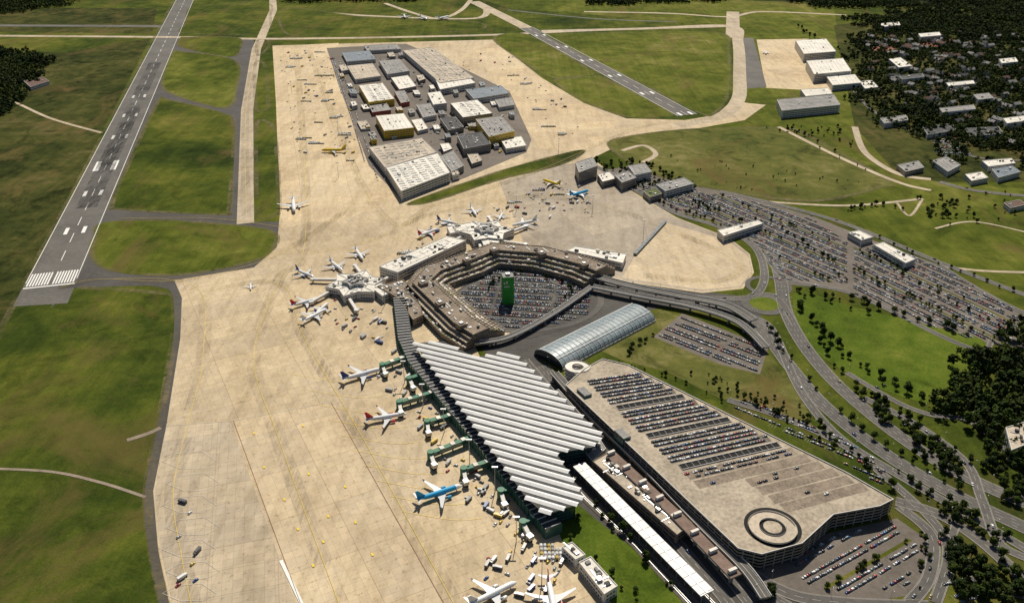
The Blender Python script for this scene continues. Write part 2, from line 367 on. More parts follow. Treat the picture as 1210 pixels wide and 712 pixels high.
for P,w in roads:
    C=catmull(GP(P)); rb.append((C,w)); z=nz('r')
    k=MB(); ribbon(k,C,-w/2-.35,-w/2,z+.12,'wall'); ribbon(k,C,w/2,w/2+.35,z+.12,'wall'); ribbon(k,C,-w/2,w/2,z,'road')
    ribbon(k,C,-w/2+.4,-w/2+.55,z+.004,'rwhite'); ribbon(k,C,w/2-.55,w/2-.4,z+.004,'rwhite')
    if w>=8: dashes(k,C,0,6,6,.2,z+.004,'rwhite')
    if w>=13: dashes(k,C,w/4,4,8,.2,z+.004,'rwhite'); dashes(k,C,-w/4,4,8,.2,z+.004,'rwhite')
    k.obj('road')
def ring(name,cx,cy,r0,r1,z,mat,n=48):
    b=MB(); vs=[]
    for r in (r0,r1): vs+=[(cx+r*math.cos(6.28319*i/n),cy+r*math.sin(6.28319*i/n),z) for i in range(n)]
    b.add(vs,[[i,(i+1)%n,n+(i+1)%n,n+i] for i in range(n)],mat); return b.obj(name)
rx,ry=G(903,359); ring('roundabout_road',rx,ry,17,27,nz('r'),'road'); ring('roundabout_lawn',rx,ry,.1,17,nz('r'),'lush')
rx,ry=G(908,338); ring('roundabout_road',rx,ry,22,28,nz('r'),'road')
# ------------------------------------------------------------------ runway / apron markings
b=MB(); z=nz('m')
mid=lambda v:(Vector(G(15+193*(362-v)/362,v))+Vector(G(80+149*(358-v)/358,v)))/2
c0=mid(332); c1=mid(0); d=(c1-c0).normalized(); nrm=Vector((d.y,-d.x))
def rq(b,s0,s1,o0,o1,m='white',zz=None):
    P=[c0+d*s0+nrm*o0,c0+d*s1+nrm*o0,c0+d*s1+nrm*o1,c0+d*s0+nrm*o1]
    b.add([(p.x,p.y,zz or z) for p in P],[[0,1,2,3]],m)
for i in range(8):
    for sg in (-1,1): 
        o=sg*(2.2+i*3.3); rq(b,-10,26,o,o+sg*1.9)
rq(b,-16,-13,-29,29)
for k,s in enumerate((150,300,420,600,750,900)):
    ww=9 if s==420 else 5; ll=50 if s==420 else 24
    for sg in (-1,1): rq(b,s,s+ll,sg*9,sg*(9+ww))
for s in range(60,3600,60): rq(b,s,s+32,-.5,.5)
rq(b,0,3600,-29.5,-28.6); rq(b,0,3600,28.6,29.5)
b.obj('runway_markings')
b=MB(); zs=nz('m')
rq(b,250,1250,-15,15,'rubber',zs); rq(b,450,900,-10,10,'rubber',zs+.006); rq(b,2600,3400,-14,14,'rubber',zs); b.obj('runway_tyre_marks')
b=MB(); z=nz('m')+.01; A=Vector(G(622,33)); Bq=Vector(G(812,136)); C=[tuple(Bq),tuple(A)]
dashes(b,C,0,30,25,1,z,'white'); ribbon(b,C,20.5,21.5,z,'white'); ribbon(b,C,-21.5,-20.5,z,'white')
dashes(b,C,12,20,150,6,z,'white'); dashes(b,C,-12,20,150,6,z,'white'); b.obj('secondary_runway_markings')
b=MB(); g=MB(); z=nz('m'); 
def yl(P,w=.4,m='yellow',sm=True,gr=0): 
    C=GP(P); C=catmull(C) if sm else C; ribbon(b,C,-w/2,w/2,z,m)
    if gr: ribbon(g,C,-gr,gr,nz('m')-.03,'grime')
z+=.05
for P in [[(291,255),(291,128),(305,50)],[(70,340),(120,330),(230,338),(240,420),(222,500),(205,580),(215,660),(230,730)],[(350,60),(362,260),(330,330),(300,420),(330,520),(400,712)],
          [(330,300),(420,290),(520,250),(640,230)],[(240,345),(330,335),(360,400),(430,520),(540,720)],[(145,258),(250,258),(330,268)],
          [(600,230),(700,240),(800,275),(870,310),(850,332),(760,325)],[(135,330),(220,330),(330,300),(420,240)],[(365,60),(440,240),(520,240),(640,200),(760,150),(850,140)]]: yl(P,.34,gr=7)
yl([(276,497),(365,740)],.35,'rustline',False); yl([(391,475),(540,740)],.35,'rustline',False); yl([(332,662),(358,716),(372,750)],2.6,'white',False)
yl([(276,497),(391,475)],.3,'rwhite',False); yl([(197,503),(276,497)],.3,'rwhite',False)
for P in [(358,503),(300,512),(312,552),(408,575),(336,590),(420,617),(352,625),(440,655),(370,668),(388,610),(365,560),(382,640)]:
    x,y=G(*P); b.box(x,y,z-.02,1.8,3.2,.03,APR*-1,'yellow')
for i in range(7):
    u,v=(222+(i%2)*4,545+i*26)
    C=GP([(u-30,v),(u-14,v-9),(u+16,v-12),(u+34,v),(u+18,v+8),(u-8,v+9),(u-30,v)]); ribbon(b,C,-.13,.13,z+.004,'rwhite')
for i in range(10):
    q=.05+i*.095; x0=490+155*q-60; y0=440+190*q
    yl([(x0,y0),(x0-35,y0+2),(x0-95,y0-8)],.3)
b.obj('apron_markings'); g.obj('apron_tyre_grime')
# ------------------------------------------------------------------ buildings
def windows(b,P,z0,z1,mat='glass',st=3.8,seg=None):
    P=ccw(P); n=len(P)
    for i in range(n):
        a=Vector(P[i]);c=Vector(P[(i+1)%n]);L=(c-a).length
        if L<5: continue
        e=(c-a)/L; o=Vector((e.y,-e.x))*.06
        sg=seg or (2.2 if L<60 else 6); gp=.8
        k=int((L-1.6)/(sg+gp)); 
        if k<1: continue
        s0=(L-k*(sg+gp)+gp)/2; zz=z0+1.1
        while zz+1.6<z1:
            for j in range(k):
                p=a+e*(s0+j*(sg+gp))+o; q=p+e*sg
                b.add([(p.x,p.y,zz),(q.x,q.y,zz),(q.x,q.y,zz+1.6),(p.x,p.y,zz+1.6)],[[0,1,2,3]],mat)
            zz+=st
def building(name,px,h,wall='wall',roof='roofg',clutter=8,sky=0,win=True,world=False,z0=0,par=.7,st=3.8):
    P=ccw(px if world else GP(px,h)); b=MB()
    I=inset(P,.5); n=len(P)
    b.add([(x,y,z0) for x,y in P]+[(x,y,h+par) for x,y in P],[[i,(i+1)%n,n+(i+1)%n,n+i] for i in range(n)],wall)
    b.add([(x,y,h+par) for x,y in P]+[(x,y,h+par) for x,y in I],[[i,(i+1)%n,n+(i+1)%n,n+i] for i in range(n)],'wallw' if wall!='brown' else 'brown')
    b.add([(x,y,h+par) for x,y in I]+[(x,y,h) for x,y in I],[[i,(i+1)%n,n+(i+1)%n,n+i] for i in range(n)],wall)
    b.add([(x,y,h) for x,y in I],[list(range(n))],roof)
    if win: windows(b,P,z0,h,st=st)
    xs=[p[0] for p in P];ys=[p[1] for p in P]
    e=max(range(n),key=lambda i:(Vector(P[i])-Vector(P[(i+1)%n])).length); dd=Vector(P[(e+1)%n])-Vector(P[e]); an=math.atan2(dd.y,dd.x)
    J=inset(P,3.5); t=0;c=0
    if not world and clutter:
        e1=dd.normalized(); n1=Vector((-e1.y,e1.x)); cen=Vector((sum(xs)/n,sum(ys)/n))
        for k in range(-12,13):
            p=cen+n1*(k*9)
            for q in range(-14,15):
                r_=p+e1*(q*10)
                if inside(tuple(r_+e1*5),J) and inside(tuple(r_-e1*5),J): b.box(r_.x,r_.y,h,10,.35,.18,an,'roofg' if roof!='roofg' else 'roofd')
    while c<clutter and t<clutter*12:
        t+=1; x,y=U(min(xs),max(xs)),U(min(ys),max(ys))
        if inside((x,y),J) and inside((x,y),P):
            c+=1; q=R()
            if q<.55: b.box(x,y,h,U(1.5,5),U(1.5,4),U(.8,2.6),an,random.choice(['steel','roofw','roofg','roofd']))
            elif q<.8: b.cyl(x,y,h,h+U(.6,1.4),.8,.7,'steel',8)
            else: b.box(x,y,h,U(5,14),.8,.6,an+random.choice([0,1.5708]),'steel')
    if sky:
        e1=dd.normalized(); n1=Vector((-e1.y,e1.x)); cen=Vector((sum(xs)/n,sum(ys)/n))
        for k in range(-40,41):
            for off in range(-40,41):
                p=cen+e1*(k*sky)+n1*(off*14+3)
                if inside(tuple(p),J) and inside(tuple(p+n1*4),J) and inside(tuple(p-n1*4),J): b.box(p.x,p.y,h,1.6,9,.6,an,'vault' if k%3 else 'roofw')
    return b.obj(name)
cg=[([(476,60),(510,56),(560,92),(520,98)],14,'wallw','rooft',16,16),([(512,88),(545,84),(562,98),(520,106)],13,'wallw','roofw',10,0),
([(424,101),(452,98),(466,117),(436,121)],14,'ywall','roofw',9,14),([(444,137),(477,134),(489,151),(454,155)],16,'ywall','roofw',10,0),
([(436,174),(498,163),(516,180),(455,198)],15,'wallw','rooft',22,14),([(456,198),(517,181),(532,204),(474,226)],16,'wallw','roofw',22,10),
([(532,122),(564,118),(582,134),(547,139)],18,'wall','roofw',14,12),([(550,106),(592,101),(602,110),(560,117)],12,'wallw','roofb',10,0),
([(562,141),(592,137),(608,155),(578,162)],20,'ywall','roofg',16,0),([(540,160),(572,156),(580,170),(548,176)],14,'wall','roofd',16,0),
([(591,164),(616,161),(622,172),(598,176)],9,'wallw','roofw',7,0),([(404,62),(436,60),(444,70),(410,73)],9,'wallw','roofb',7,0),
([(410,78),(440,75),(450,90),(420,94)],10,'wallw','rooft',9,0),([(448,72),(472,70),(484,84),(458,88)],12,'wallw','roofg',9,0),
([(462,92),(482,89),(492,102),(472,106)],10,'wall','roofw',9,0),([(466,108),(478,107),(484,120),(474,122)],9,'red','roofg',4,0),
([(505,110),(520,108),(528,122),(512,124)],15,'wallw','roofw',5,0),([(492,124),(508,122),(516,136),(500,139)],10,'wallw','roofg',7,0),
([(520,185),(535,178),(548,196),(534,203)],11,'wall','roofg',7,0),([(430,54),(468,52),(474,58),(434,60)],9,'wallw','roofg',7,0),
([(520,140),(538,138),(548,150),(530,154)],10,'wall','roofd',9,0),([(436,124),(456,121),(462,130),(440,133)],8,'red','roofg',6,0),
([(486,142),(498,140),(506,152),(494,155)],7,'wallw','roofw',6,0),([(585,118),(604,115),(608,124),(590,127)],8,'wallw','roofg',5,0)]
occ=[]
for i,(P,h,w,rf,c,s) in enumerate(cg): building('cargo_hall' if h>11 else 'cargo_office',P,h,w,rf,c,s); occ.append(P)
k=0;t=0
yard=[(392,60),(480,55),(545,83),(598,110),(622,165),(545,207),(480,232),(442,196),(404,100)]
while k<30 and t<4000:
    t+=1; u,v=U(390,625),U(55,232); s=.5+v/230
    P=[(u,v),(u+9*s,v-1),(u+13*s,v+6*s),(u+4*s,v+7*s)]; w_=U(.45,1.1); P=[(u+(a-u)*w_,v+(c-v)*w_*U(.8,1.2)) for a,c in P]
    q=[(u-2,v-3),(u+15*s*w_,v-3),(u+15*s*w_,v+9*s*w_),(u-2,v+9*s*w_),(u+6,v+3)]
    if all(inside(p,yard) for p in P) and not any(inside(p,O) for p in P+q for O in occ):
        k+=1; occ.append([(u-1,v-1),(u+13*s*w_+1,v-1),(u+13*s*w_+1,v+8*s*w_),(u-1,v+8*s*w_)]); building('cargo_office',P,U(4,10),random.choice(['wallw','wall','wallw','ywall']),random.choice(['roofw','roofg','rooft','roofb','roofw']),3)
for nm,P,h,w,rf,c,s in [('aircraft_hangar',[(940,48),(976,46),(988,61),(950,64)],20,'wallw','roofw',5,0),('aircraft_hangar',[(953,72),(996,69),(1006,84),(962,88)],20,'wallw','roofw',6,0),
('aircraft_hangar',[(976,90),(1010,88),(1018,98),(984,101)],13,'wallw','roofw',5,0),('aircraft_hangar',[(918,118),(985,112),(993,124),(924,131)],16,'wallw','roofg',12,0),
('aircraft_hangar',[(946,106),(978,104),(984,111),(952,114)],12,'wallw','roofw',3,0),('aircraft_hangar',[(1015,96),(1030,95),(1038,103),(1022,105)],9,'wallw','roofw',3,0),
('apartment_building',[(1118,98),(1150,95),(1152,99),(1121,102)],12,'wallw','roofw',3,0),('apartment_building',[(1085,40),(1110,38),(1112,42),(1088,44)],14,'wallw','roofw',3,0),
('apartment_building',[(1150,112),(1168,110),(1174,116),(1156,118)],12,'wallw','roofg',3,0),('apartment_building',[(1062,90),(1090,87),(1092,91),(1066,94)],12,'wallw','roofd',3,0),
('apartment_building',[(1180,70),(1200,68),(1203,73),(1184,75)],14,'wallw','roofw',3,0),('apartment_building',[(1040,28),(1062,26),(1064,30),(1043,32)],14,'wallw','roofw',3,0),
('apartment_building',[(1110,128),(1150,124),(1153,129),(1114,133)],13,'wallw','roofg',3,0),('apartment_building',[(1050,70),(1064,68),(1078,78),(1062,80)],12,'wallw','roofw',3,0),
('apartment_building',[(1185,140),(1215,136),(1218,142),(1190,146)],13,'wallw','roofw',3,0),('apartment_building',[(1040,140),(1070,136),(1074,142),(1045,146)],10,'wallw','roofg',3,0),
('office_building',[(680,192),(700,186),(706,196),(684,204)],20,'wall','roofg',8,0),('office_building',[(726,207),(742,202),(752,210),(735,216)],14,'wall','roofg',7,0),
('office_building',[(775,218),(808,210),(820,217),(786,226)],11,'wallw','roofg',9,0),('office_building',[(742,196),(762,193),(770,203),(750,207)],13,'wallw','roofg',4,0),
('office_building',[(706,206),(720,203),(728,211),(712,215)],10,'wall','roofw',6,0),('office_building',[(760,226),(775,222),(782,229),(768,233)],9,'wall','roofgr',4,0),
('warehouse',[(848,272),(896,260),(902,264),(855,279)],10,'wallw','roofw',6,0),('warehouse',[(1032,289),(1044,286),(1082,306),(1070,311)],9,'wallw','roofw',7,0),
('warehouse',[(1002,275),(1015,272),(1032,280),(1018,284)],8,'wallw','roofw',4,0),
('freight_hall',[(669,296),(680,291),(740,300),(736,311)],9,'wallw','roofw',12,0),
('supermarket',[(1102,190),(1118,185),(1135,195),(1120,203)],9,'wallw','roofg',8,0),('supermarket',[(1172,200),(1196,196),(1206,203),(1180,210)],9,'wallw','roofb',8,0),
('supermarket',[(1140,206),(1160,203),(1168,210),(1148,214)],8,'wallw','roofw',5,0),
('school_building',[(1160,190),(1195,187),(1200,193),(1168,197)],9,'wallw','roofw',6,0),('school_building',[(1060,195),(1085,190),(1092,198),(1070,203)],8,'wall','roofg',6,0),
('school_building',[(1140,152),(1180,150),(1186,158),(1146,161)],8,'wallw','roofd',6,0),('depot_building',[(1090,150),(1125,146),(1130,154),(1096,159)],9,'wallw','roofd',6,0),
('hotel_building',[(1188,505),(1212,498),(1225,520),(1195,532)],12,'wallw','rooft',8,0),
('ground_handling_building',[(684,664),(698,657),(730,692),(714,702)],9,'wallw','roofw',12,0),('ground_handling_building',[(664,646),(676,640),(692,655),(680,661)],8,'wallw','roofw',8,0),
('fire_station',[(28,96),(50,91),(58,96),(36,103)],8,'wallw','roofr',4,0),
('service_building',[(1186,240),(1205,236),(1212,242),(1194,246)],7,'wallw','roofr',4,0)]:
    building(nm,P,h,w,rf,c,s)
# ---------------- Terminal 1 : horseshoe of receding terraces
def offpoly(C,a,c): return offs(C,a)+offs(C,c)[::-1]
core=GP([(568,398),(545,384),(497,338),(512,322),(552,308),(584,296),(640,300),(690,313),(712,322)],10)
for (h0,h,a,c,wl,rf,cl) in [(0,7,-34,25,'brown','brownroof',120),(7,10,-27,20,'brown','rooft',60),(10,13,-20,15,'brown','brownroof',50),(13,16.5,-13,10,'brown','brownroof',80)]:
    building('terminal_one_terrace',offpoly(core,a,c),h,wl,rf,cl,0,True,True,h0-.01 if h0 else 0,.8,3.2)
b=MB()
for hh,o in ((7.7,-33.4),(10.7,-26.4),(13.7,-19.4),(7.7,24.4),(10.7,19.4),(17.2,-12.4),(17.2,9.4)):
    for x,y,a in resample(offs(core,o),5): b.box(x,y,hh,.8,2.2,.5,a,'rooft')
for hh,o in ((7,-30.5),(10,-23.5),(7,22.5),(13,-16.5)):
    for x,y,a in resample(offs(core,o),9): b.box(x,y,hh,5.5,1.8,.5,a,random.choice(['roofgr','roofw','brown','vault']))
b.obj('terrace_parapet_ribs')
b=MB()
for P in [(500,336),(552,309),(584,297),(640,301),(545,385),(690,314),(520,360)]:
    x,y=G(*P,17); b.box(x,y,15,9,9,5.5,.6,'brown','brownroof'); b.box(x,y,20.5,4,4,1.5,.6,'steel')
b.obj('terminal_stair_cores')
building('terminal_one_airside_hall',[(448,315),(528,279),(551,284),(470,322)],13,'wallw','roofw',30,16)
building('terminal_link_hall',[(446,338),(476,330),(492,345),(500,372),(488,378),(470,352)],10,'brown','brownroof',40)
def star(nm,cu,cv,r,h,roof,rot=0):
    x,y=G(cu,cv,h); P=[]
    for i in range(12):
        a=rot+i*math.pi/6; rr=r if i%2==0 else r*.68; P.append((x+rr*math.cos(a),y+rr*math.sin(a)))
    building(nm,P,h,'wallw',roof,34,0,True,True)
    P2=[(x+(q[0]-x)*.45,y+(q[1]-y)*.45) for q in P]
    building('pier_rooftop_lounge',P2,h+4,'wallw','roofg',16,0,True,True,h-.01)
    b=MB()
    for i in range(12):
        a=rot+i*math.pi/6; b.beam((x+r*.4*math.cos(a),y+r*.4*math.sin(a),h+.2),(x+(r if i%2==0 else r*.68)*.96*math.cos(a),y+(r if i%2==0 else r*.68)*.96*math.sin(a),h+.2),.6,.5,'roofg')
    b.obj('pier_roof_ribs'); b=MB()
    for i in range(6):
        a=rot+i*math.pi/3+.15; p=(x+r*.9*math.cos(a),y+r*.9*math.sin(a)); q=(x+(r+24)*math.cos(a+.25),y+(r+24)*math.sin(a+.25))
        b.beam((*p,5),(*q,4.2),3.4,3,'wallw'); b.beam((q[0],q[1],4.2),(q[0],q[1],0.1),.9,.9,'steel'); b.box(q[0],q[1],2.6,5,5,3.2,a,'steel')
    b.obj('boarding_bridges')
star('pier_star_building',420,334,36,10,'roofw',.3); star('pier_star_building',575,272,38,11,'roofw',.1)
building('pier_link',[(436,338),(450,334),(470,342),(452,350)],9,'wallw','roofw',9)
building('pier_link',[(566,278),(586,276),(592,292),(574,295)],9,'wallw','roofw',9)
building('pier_link',[(528,268),(560,262),(562,270),(532,276)],9,'wallw','roofw',9)
A=Vector(G(750,302));Bq=Vector(G(786,263)); dd=(Bq-A).normalized(); b=MB()
L=(Bq-A).length; an=math.atan2(dd.y,dd.x)
b.box(*(A+dd*L/2),.1,L,4,3.4,an,'gglass','roofb')
for i in range(int(L/9)): p=A+dd*(4+i*9); b.box(p.x,p.y,3.4,.6,4.8,.5,an,'wallw')
b.obj('glazed_walkway')
x,y=G(600,357); b=MB(); b.box(x,y,0,13,12,36,.15,'green','roofg')
for k in range(9): b.box(x,y,3.5+k*3.6,13.25,12.25,.25,.15,'jgreen')
b.box(x-.9,y-6.4,23,6.5,.5,1.5,.15,'wallw'); b.box(x-.9,y-6.4,27,1.6,.5,4,.15,'wallw'); b.box(x-3.6,y-6.7,27,1.6,.5,2.6,.15,'wallw')
b.box(x,y,36,5,5,2.5,.15,'steel'); b.cyl(x,y,38,44,.15,.1,'steel',6); b.obj('green_sign_tower')
x,y=G(612,352)
b=MB(); 
for r in (30,52,76): 
    vs=[];n=64;zz=nz('r')
    for rr in (r,r+6): vs+=[(x+rr*1.25*math.cos(6.28319*i/n),y+rr*math.sin(6.28319*i/n),zz) for i in range(n)]
    b.add(vs,[[i,(i+1)%n,n+(i+1)%n,n+i] for i in range(n)],'road')
b.obj('court_ring_road')
# ---------------- Terminal 2 : folded-plate roof (low triangular prisms)
z0=19
roofP=ccw(GP([(489,404),(524,402),(562,421),(604,413),(714,514),(700,526),(657,533),(688,582),(688,592),(645,606),(622,586)],z0+1))
wallP=inset(roofP,5); b=MB(); b.prism(wallP,0,z0-.8,'glass','roofd'); 
windows(b,wallP,1,z0-1,'gglass',3.4,3)
rd=(Vector(G(605,436,20))-Vector(G(495,410,20))).normalized(); rn=Vector((-rd.y,rd.x))
b.prism(roofP,z0-.7,z0,'steel','roofd',True)
ws=[Vector(p).dot(rn) for p in roofP]; per=8.6; w=min(ws)+.3
while w+per<max(ws)+4:
    wc=w+per*.33; xs=[]; n=len(roofP)
    for i in range(n):
        a=Vector(roofP[i]);c=Vector(roofP[(i+1)%n]); fa=a.dot(rn)-wc; fc=c.dot(rn)-wc
        if (fa>0)!=(fc>0): xs.append((a+(c-a)*(fa/(fa-fc))).dot(rd))
    xs.sort()
    for j in range(0,len(xs)-1,2):
        s0,s1=xs[j]-1.0,xs[j+1]+1.0
        V=[]
        for s in (s0,s1):
            for ww,zz in ((w,z0+.05),(w+per*.30,z0+1.25),(w+per*.62,z0+.05)): p=rd*s+rn*ww; V.append((p.x,p.y,zz))
        b.add(V,[[0,3,4,1],[1,4,5,2]],'metw'); b.add(V,[[0,1,2],[5,4,3],[0,2,5,3]],'steel')
    w+=per
b.obj('terminal_two_building')
f0=[(472,352),(478,398),(490,425),(560,508),(640,605),(654,622)]
C=GP(f0,10); b=MB(); P=offpoly(C,-7,8); b.prism(ccw(P),0,10,'gglass','roofd'); 
for x,y,a in resample(C,6): b.box(x,y,10,.7,14,.8,a,'wallw')
for x,y,a in resample(offs(C,-7.3),6): b.beam((x,y,0),(x,y,10.4),.5,.5,'jgreen')
b.obj('terminal_two_concourse')
for o,i in [((452,433),(492,419)),((484,449),(505,441)),((472,477),(522,462)),((505,500),(545,489)),((509,537),(568,514)),((548,556),(590,543)),((592,582),(620,572)),((618,619),(646,604))]:
    a=Vector(G(*o,5));c=Vector(G(*i,5)); b=MB(); d_=(c-a).normalized()
    b.beam((a.x,a.y,5.6),(c.x,c.y,6.2),4.2,3.4,'gglass'); b.beam((a.x,a.y,7.5),(c.x,c.y,8.1),4.7,.5,'jgreen'); b.beam((a.x,a.y,3.7),(c.x,c.y,4.3),4.6,.5,'jgreen')
    L=(c-a).length; q=a
    while (q-a).length<L: b.beam((q.x,q.y,0),(q.x,q.y,4.2),1.2,1.2,'jgreen'); b.box(q.x,q.y,7.9,4,4.5,.8,math.atan2(d_.y,d_.x),'roofw'); q=q+d_*11
    e=a+Vector((d_.y,-d_.x))*14-d_*4
    b.beam((a.x,a.y,5.6),(e.x,e.y,4.8),3.2,3,'wallw'); b.box(e.x,e.y,3,4.5,4.5,3.6,math.atan2(d_.y,d_.x),'steel'); b.box(e.x,e.y,.1,4,1.2,3,.3,'tyre'); b.cyl(a.x,a.y,0,9,3.2,3.2,'jgreen',12)
    b.obj('boarding_bridge')
# ---------------- rail station vault
a=Vector(G(648,428));c=Vector(G(757,372)); d_=(c-a).normalized(); n_=Vector((-d_.y,d_.x)); L=(c-a).length; b=MB()
W=21; ns=14; nl=int(L/2.2); vs=[]
for i in range(nl+1):
    for j in range(ns+1):
        t=math.pi*j/ns; p=a+d_*(L*i/nl)+n_*(W*math.cos(t)); vs.append((p.x,p.y,2+10*math.sin(t)))
b.add(vs,[[i*(ns+1)+j,(i+1)*(ns+1)+j,(i+1)*(ns+1)+j+1,i*(ns+1)+j+1] for i in range(nl) for j in range(ns)],'vault')
for i in range(0,nl+1,3):
    for j in range(ns):
        p=vs[i*(ns+1)+j];q=vs[i*(ns+1)+j+1]; b.beam((p[0],p[1],p[2]+.3),(q[0],q[1],q[2]+.3),.3,.5,'metw')
for j in (0,ns): 
    p=vs[j];q=vs[nl*(ns+1)+j]; b.beam((p[0],p[1],1),(q[0],q[1],1),1.5,2.4,'wallw')
for j in (4,10):
    p=vs[j];q=vs[nl*(ns+1)+j]; b.beam((p[0],p[1],p[2]+.4),(q[0],q[1],q[2]+.4),.6,.5,'metw')
for i_ in (0,nl): b.add([vs[i_*(ns+1)+j] for j in range(ns+1)],[list(range(ns+1))],'glass')
b.obj('railway_station_vault')
def helix(cu,cv,r0,r1,h,turns,mat='roofw',hb=0):
    x,y=G(cu,cv,h); b=MB(); n=int(40*turns)
    for k in range(n):
        a0=6.28319*k/40;a1=6.28319*(k+1)/40;za=hb+(h-hb)*k/n+.6;zb=hb+(h-hb)*(k+1)/n+.6
        P=[(x+r*math.cos(a),y+r*math.sin(a),zz) for r,a,zz in ((r0,a0,za),(r1,a0,za),(r1,a1,zb),(r0,a1,zb))]
        b.add(P,[[0,1,2,3]],mat); b.add([(p[0],p[1],p[2]-.5) for p in P],[[3,2,1,0]],mat)
        for i0,i1 in ((1,2),(0,3)):
            p,q=P[i0],P[i1]; b.add([(p[0],p[1],p[2]-.5),(q[0],q[1],q[2]-.5),(q[0],q[1],q[2]+1),(p[0],p[1],p[2]+1)],[[0,1,2,3]],'wallw')
    return b,x,y
b,x,y=helix(683,432,6,13,15,4); b.cyl(x,y,0,9,5,5,'dark',24); b.obj('spiral_car_ramp')  # dark cylinder stands in for the shade in the ramp's central well
# ---------------- rail canopy, tracks, forecourt
def canopy(nm,p,q,w,h,mat='roofw'):
    a=Vector(G(*p,h));c=Vector(G(*q,h)); d_=(c-a).normalized(); L=(c-a).length; an=math.atan2(d_.y,d_.x); m_=(a+c)/2; b=MB()
    b.box(m_.x,m_.y,h-.6,L,w,.6,an,'wallw',mat); b.box(m_.x,m_.y,h,L,.8,.5,an,'steel')
    nn=Vector((-d_.y,d_.x)); k=0
    while k<L:
        pc=a+d_*k
        for s in (-1,1): pt=pc+nn*(w*.32*s); b.beam((pt.x,pt.y,0),(pt.x,pt.y,h-.6),.6,.6,'steel')
        b.box(pc.x,pc.y,h,.25,w,.12,an,'roofg'); k+=9
    return b.obj(nm)
canopy('platform_canopy',(684,548),(836,700),12,9,'metw')
strip('railway_tracks',[(668,550),(700,585),(760,640),(850,735),(900,790)],22,'rail','r',False)
b=MB(); z=nz('r'); C=GP([(668,550),(700,585),(760,640),(850,735),(900,790)])
for o in (-8,-6.5,-3.5,-2,3,4.5,7,8.5): ribbon(b,C,o-.12,o+.12,z+.15,'steel')
b.obj('rails')
building('arrivals_forecourt_building',[(700,545),(722,532),(818,618),(800,632)],9,'brown','rooft',50)
building('car_rental_building',[(640,470),(660,460),(700,505),(716,530),(700,545),(680,520)],8,'wall','roofg',40)
b=MB(); C=GP([(722,536),(800,608),(870,680)],11); P=offpoly(C,-5,5); b.prism(ccw(P),9.6,11,'wall','redpave',True)
for x,y,a in resample(C,14): b.box(x,y,0,1.4,3,9.6,a,'wall')
for x,y,a in resample(C,22): b.box(x,y,11,2.4,7,3,a,'wallw','roofw')
b.obj('pedestrian_bridge')
def viaduct(nm,P,w,h):
    C=catmull(GP(P,h)); b=MB(); Q=offpoly(C,-w/2,w/2); b.prism(Q,h-1.4,h,'wall','road',True)
    for o in (-w/2,w/2-.4):
        A=offs(C,o);B=offs(C,o+.4); b.prism(A+B[::-1],h,h+1,'wallw')
    ribbon(b,C,-.15,.15,h+.02,'rwhite'); ribbon(b,C,-w/2+.8,-w/2+1.0,h+.02,'rwhite'); ribbon(b,C,w/2-1.0,w/2-.8,h+.02,'rwhite')
    for x,y,a in resample(C,24): b.box(x,y,0,1.4,w*.5,h-1.4,a,'wall')
    return b.obj(nm)
viaduct('departures_viaduct',[(655,440),(700,490),(760,548),(830,620),(880,670),(905,705)],9,8)
viaduct('approach_viaduct',[(690,322),(740,336),(800,348),(858,360),(890,378)],12,8)
viaduct('approach_viaduct',[(700,338),(760,350),(820,362),(872,380),(905,410)],9,7)
viaduct('link_viaduct',[(560,405),(600,398),(650,372),(700,338)],7,6)
# ---------------- multi storey car park
HD=15; deckp=[(668,455),(690,436),(712,424),(742,431),(1000,558),(1056,590),(1040,598),(985,608),(948,642),(900,655),(872,648)]
P=ccw(GP(deckp,HD)); b=MB(); I=inset(P,.6); n=len(P)
for lv in range(5):
    zt=3+lv*3; Q=P
    b.add([(x,y,zt-.9) for x,y in Q]+[(x,y,zt+(.9 if lv==4 else .4)) for x,y in Q],[[i,(i+1)%n,n+(i+1)%n,n+i] for i in range(n)],'wall')
b.prism(inset(P,1.2),0,HD-.3,'dark','dark'); b.add([(x,y,HD) for x,y in I],[list(range(n))],'deck')  # solid dark core, colour stands in for shade between the parking floors
b.add([(x,y,HD+.9) for x,y in P]+[(x,y,HD+.9) for x,y in I],[[i,(i+1)%n,n+(i+1)%n,n+i] for i in range(n)],'wallw')
b.add([(x,y,HD+.9) for x,y in I]+[(x,y,HD) for x,y in I],[[i,(i+1)%n,n+(i+1)%n,n+i] for i in range(n)],'wall')
for i in range(n):
    a=Vector(P[i]);c=Vector(P[(i+1)%n]); L=(c-a).length
    for k in range(int(L/8)): p=a+(c-a)*((k+.5)*8/L); b.box(p.x,p.y,0,.7,.7,HD-.3,0,'wall')
cars=[]
Lf=(Vector(G(694,450,HD)),Vector(G(876,624,HD))); Rt=(Vector(G(756,441,HD)),Vector(G(1040,583,HD)))
NR=19; ln=MB()
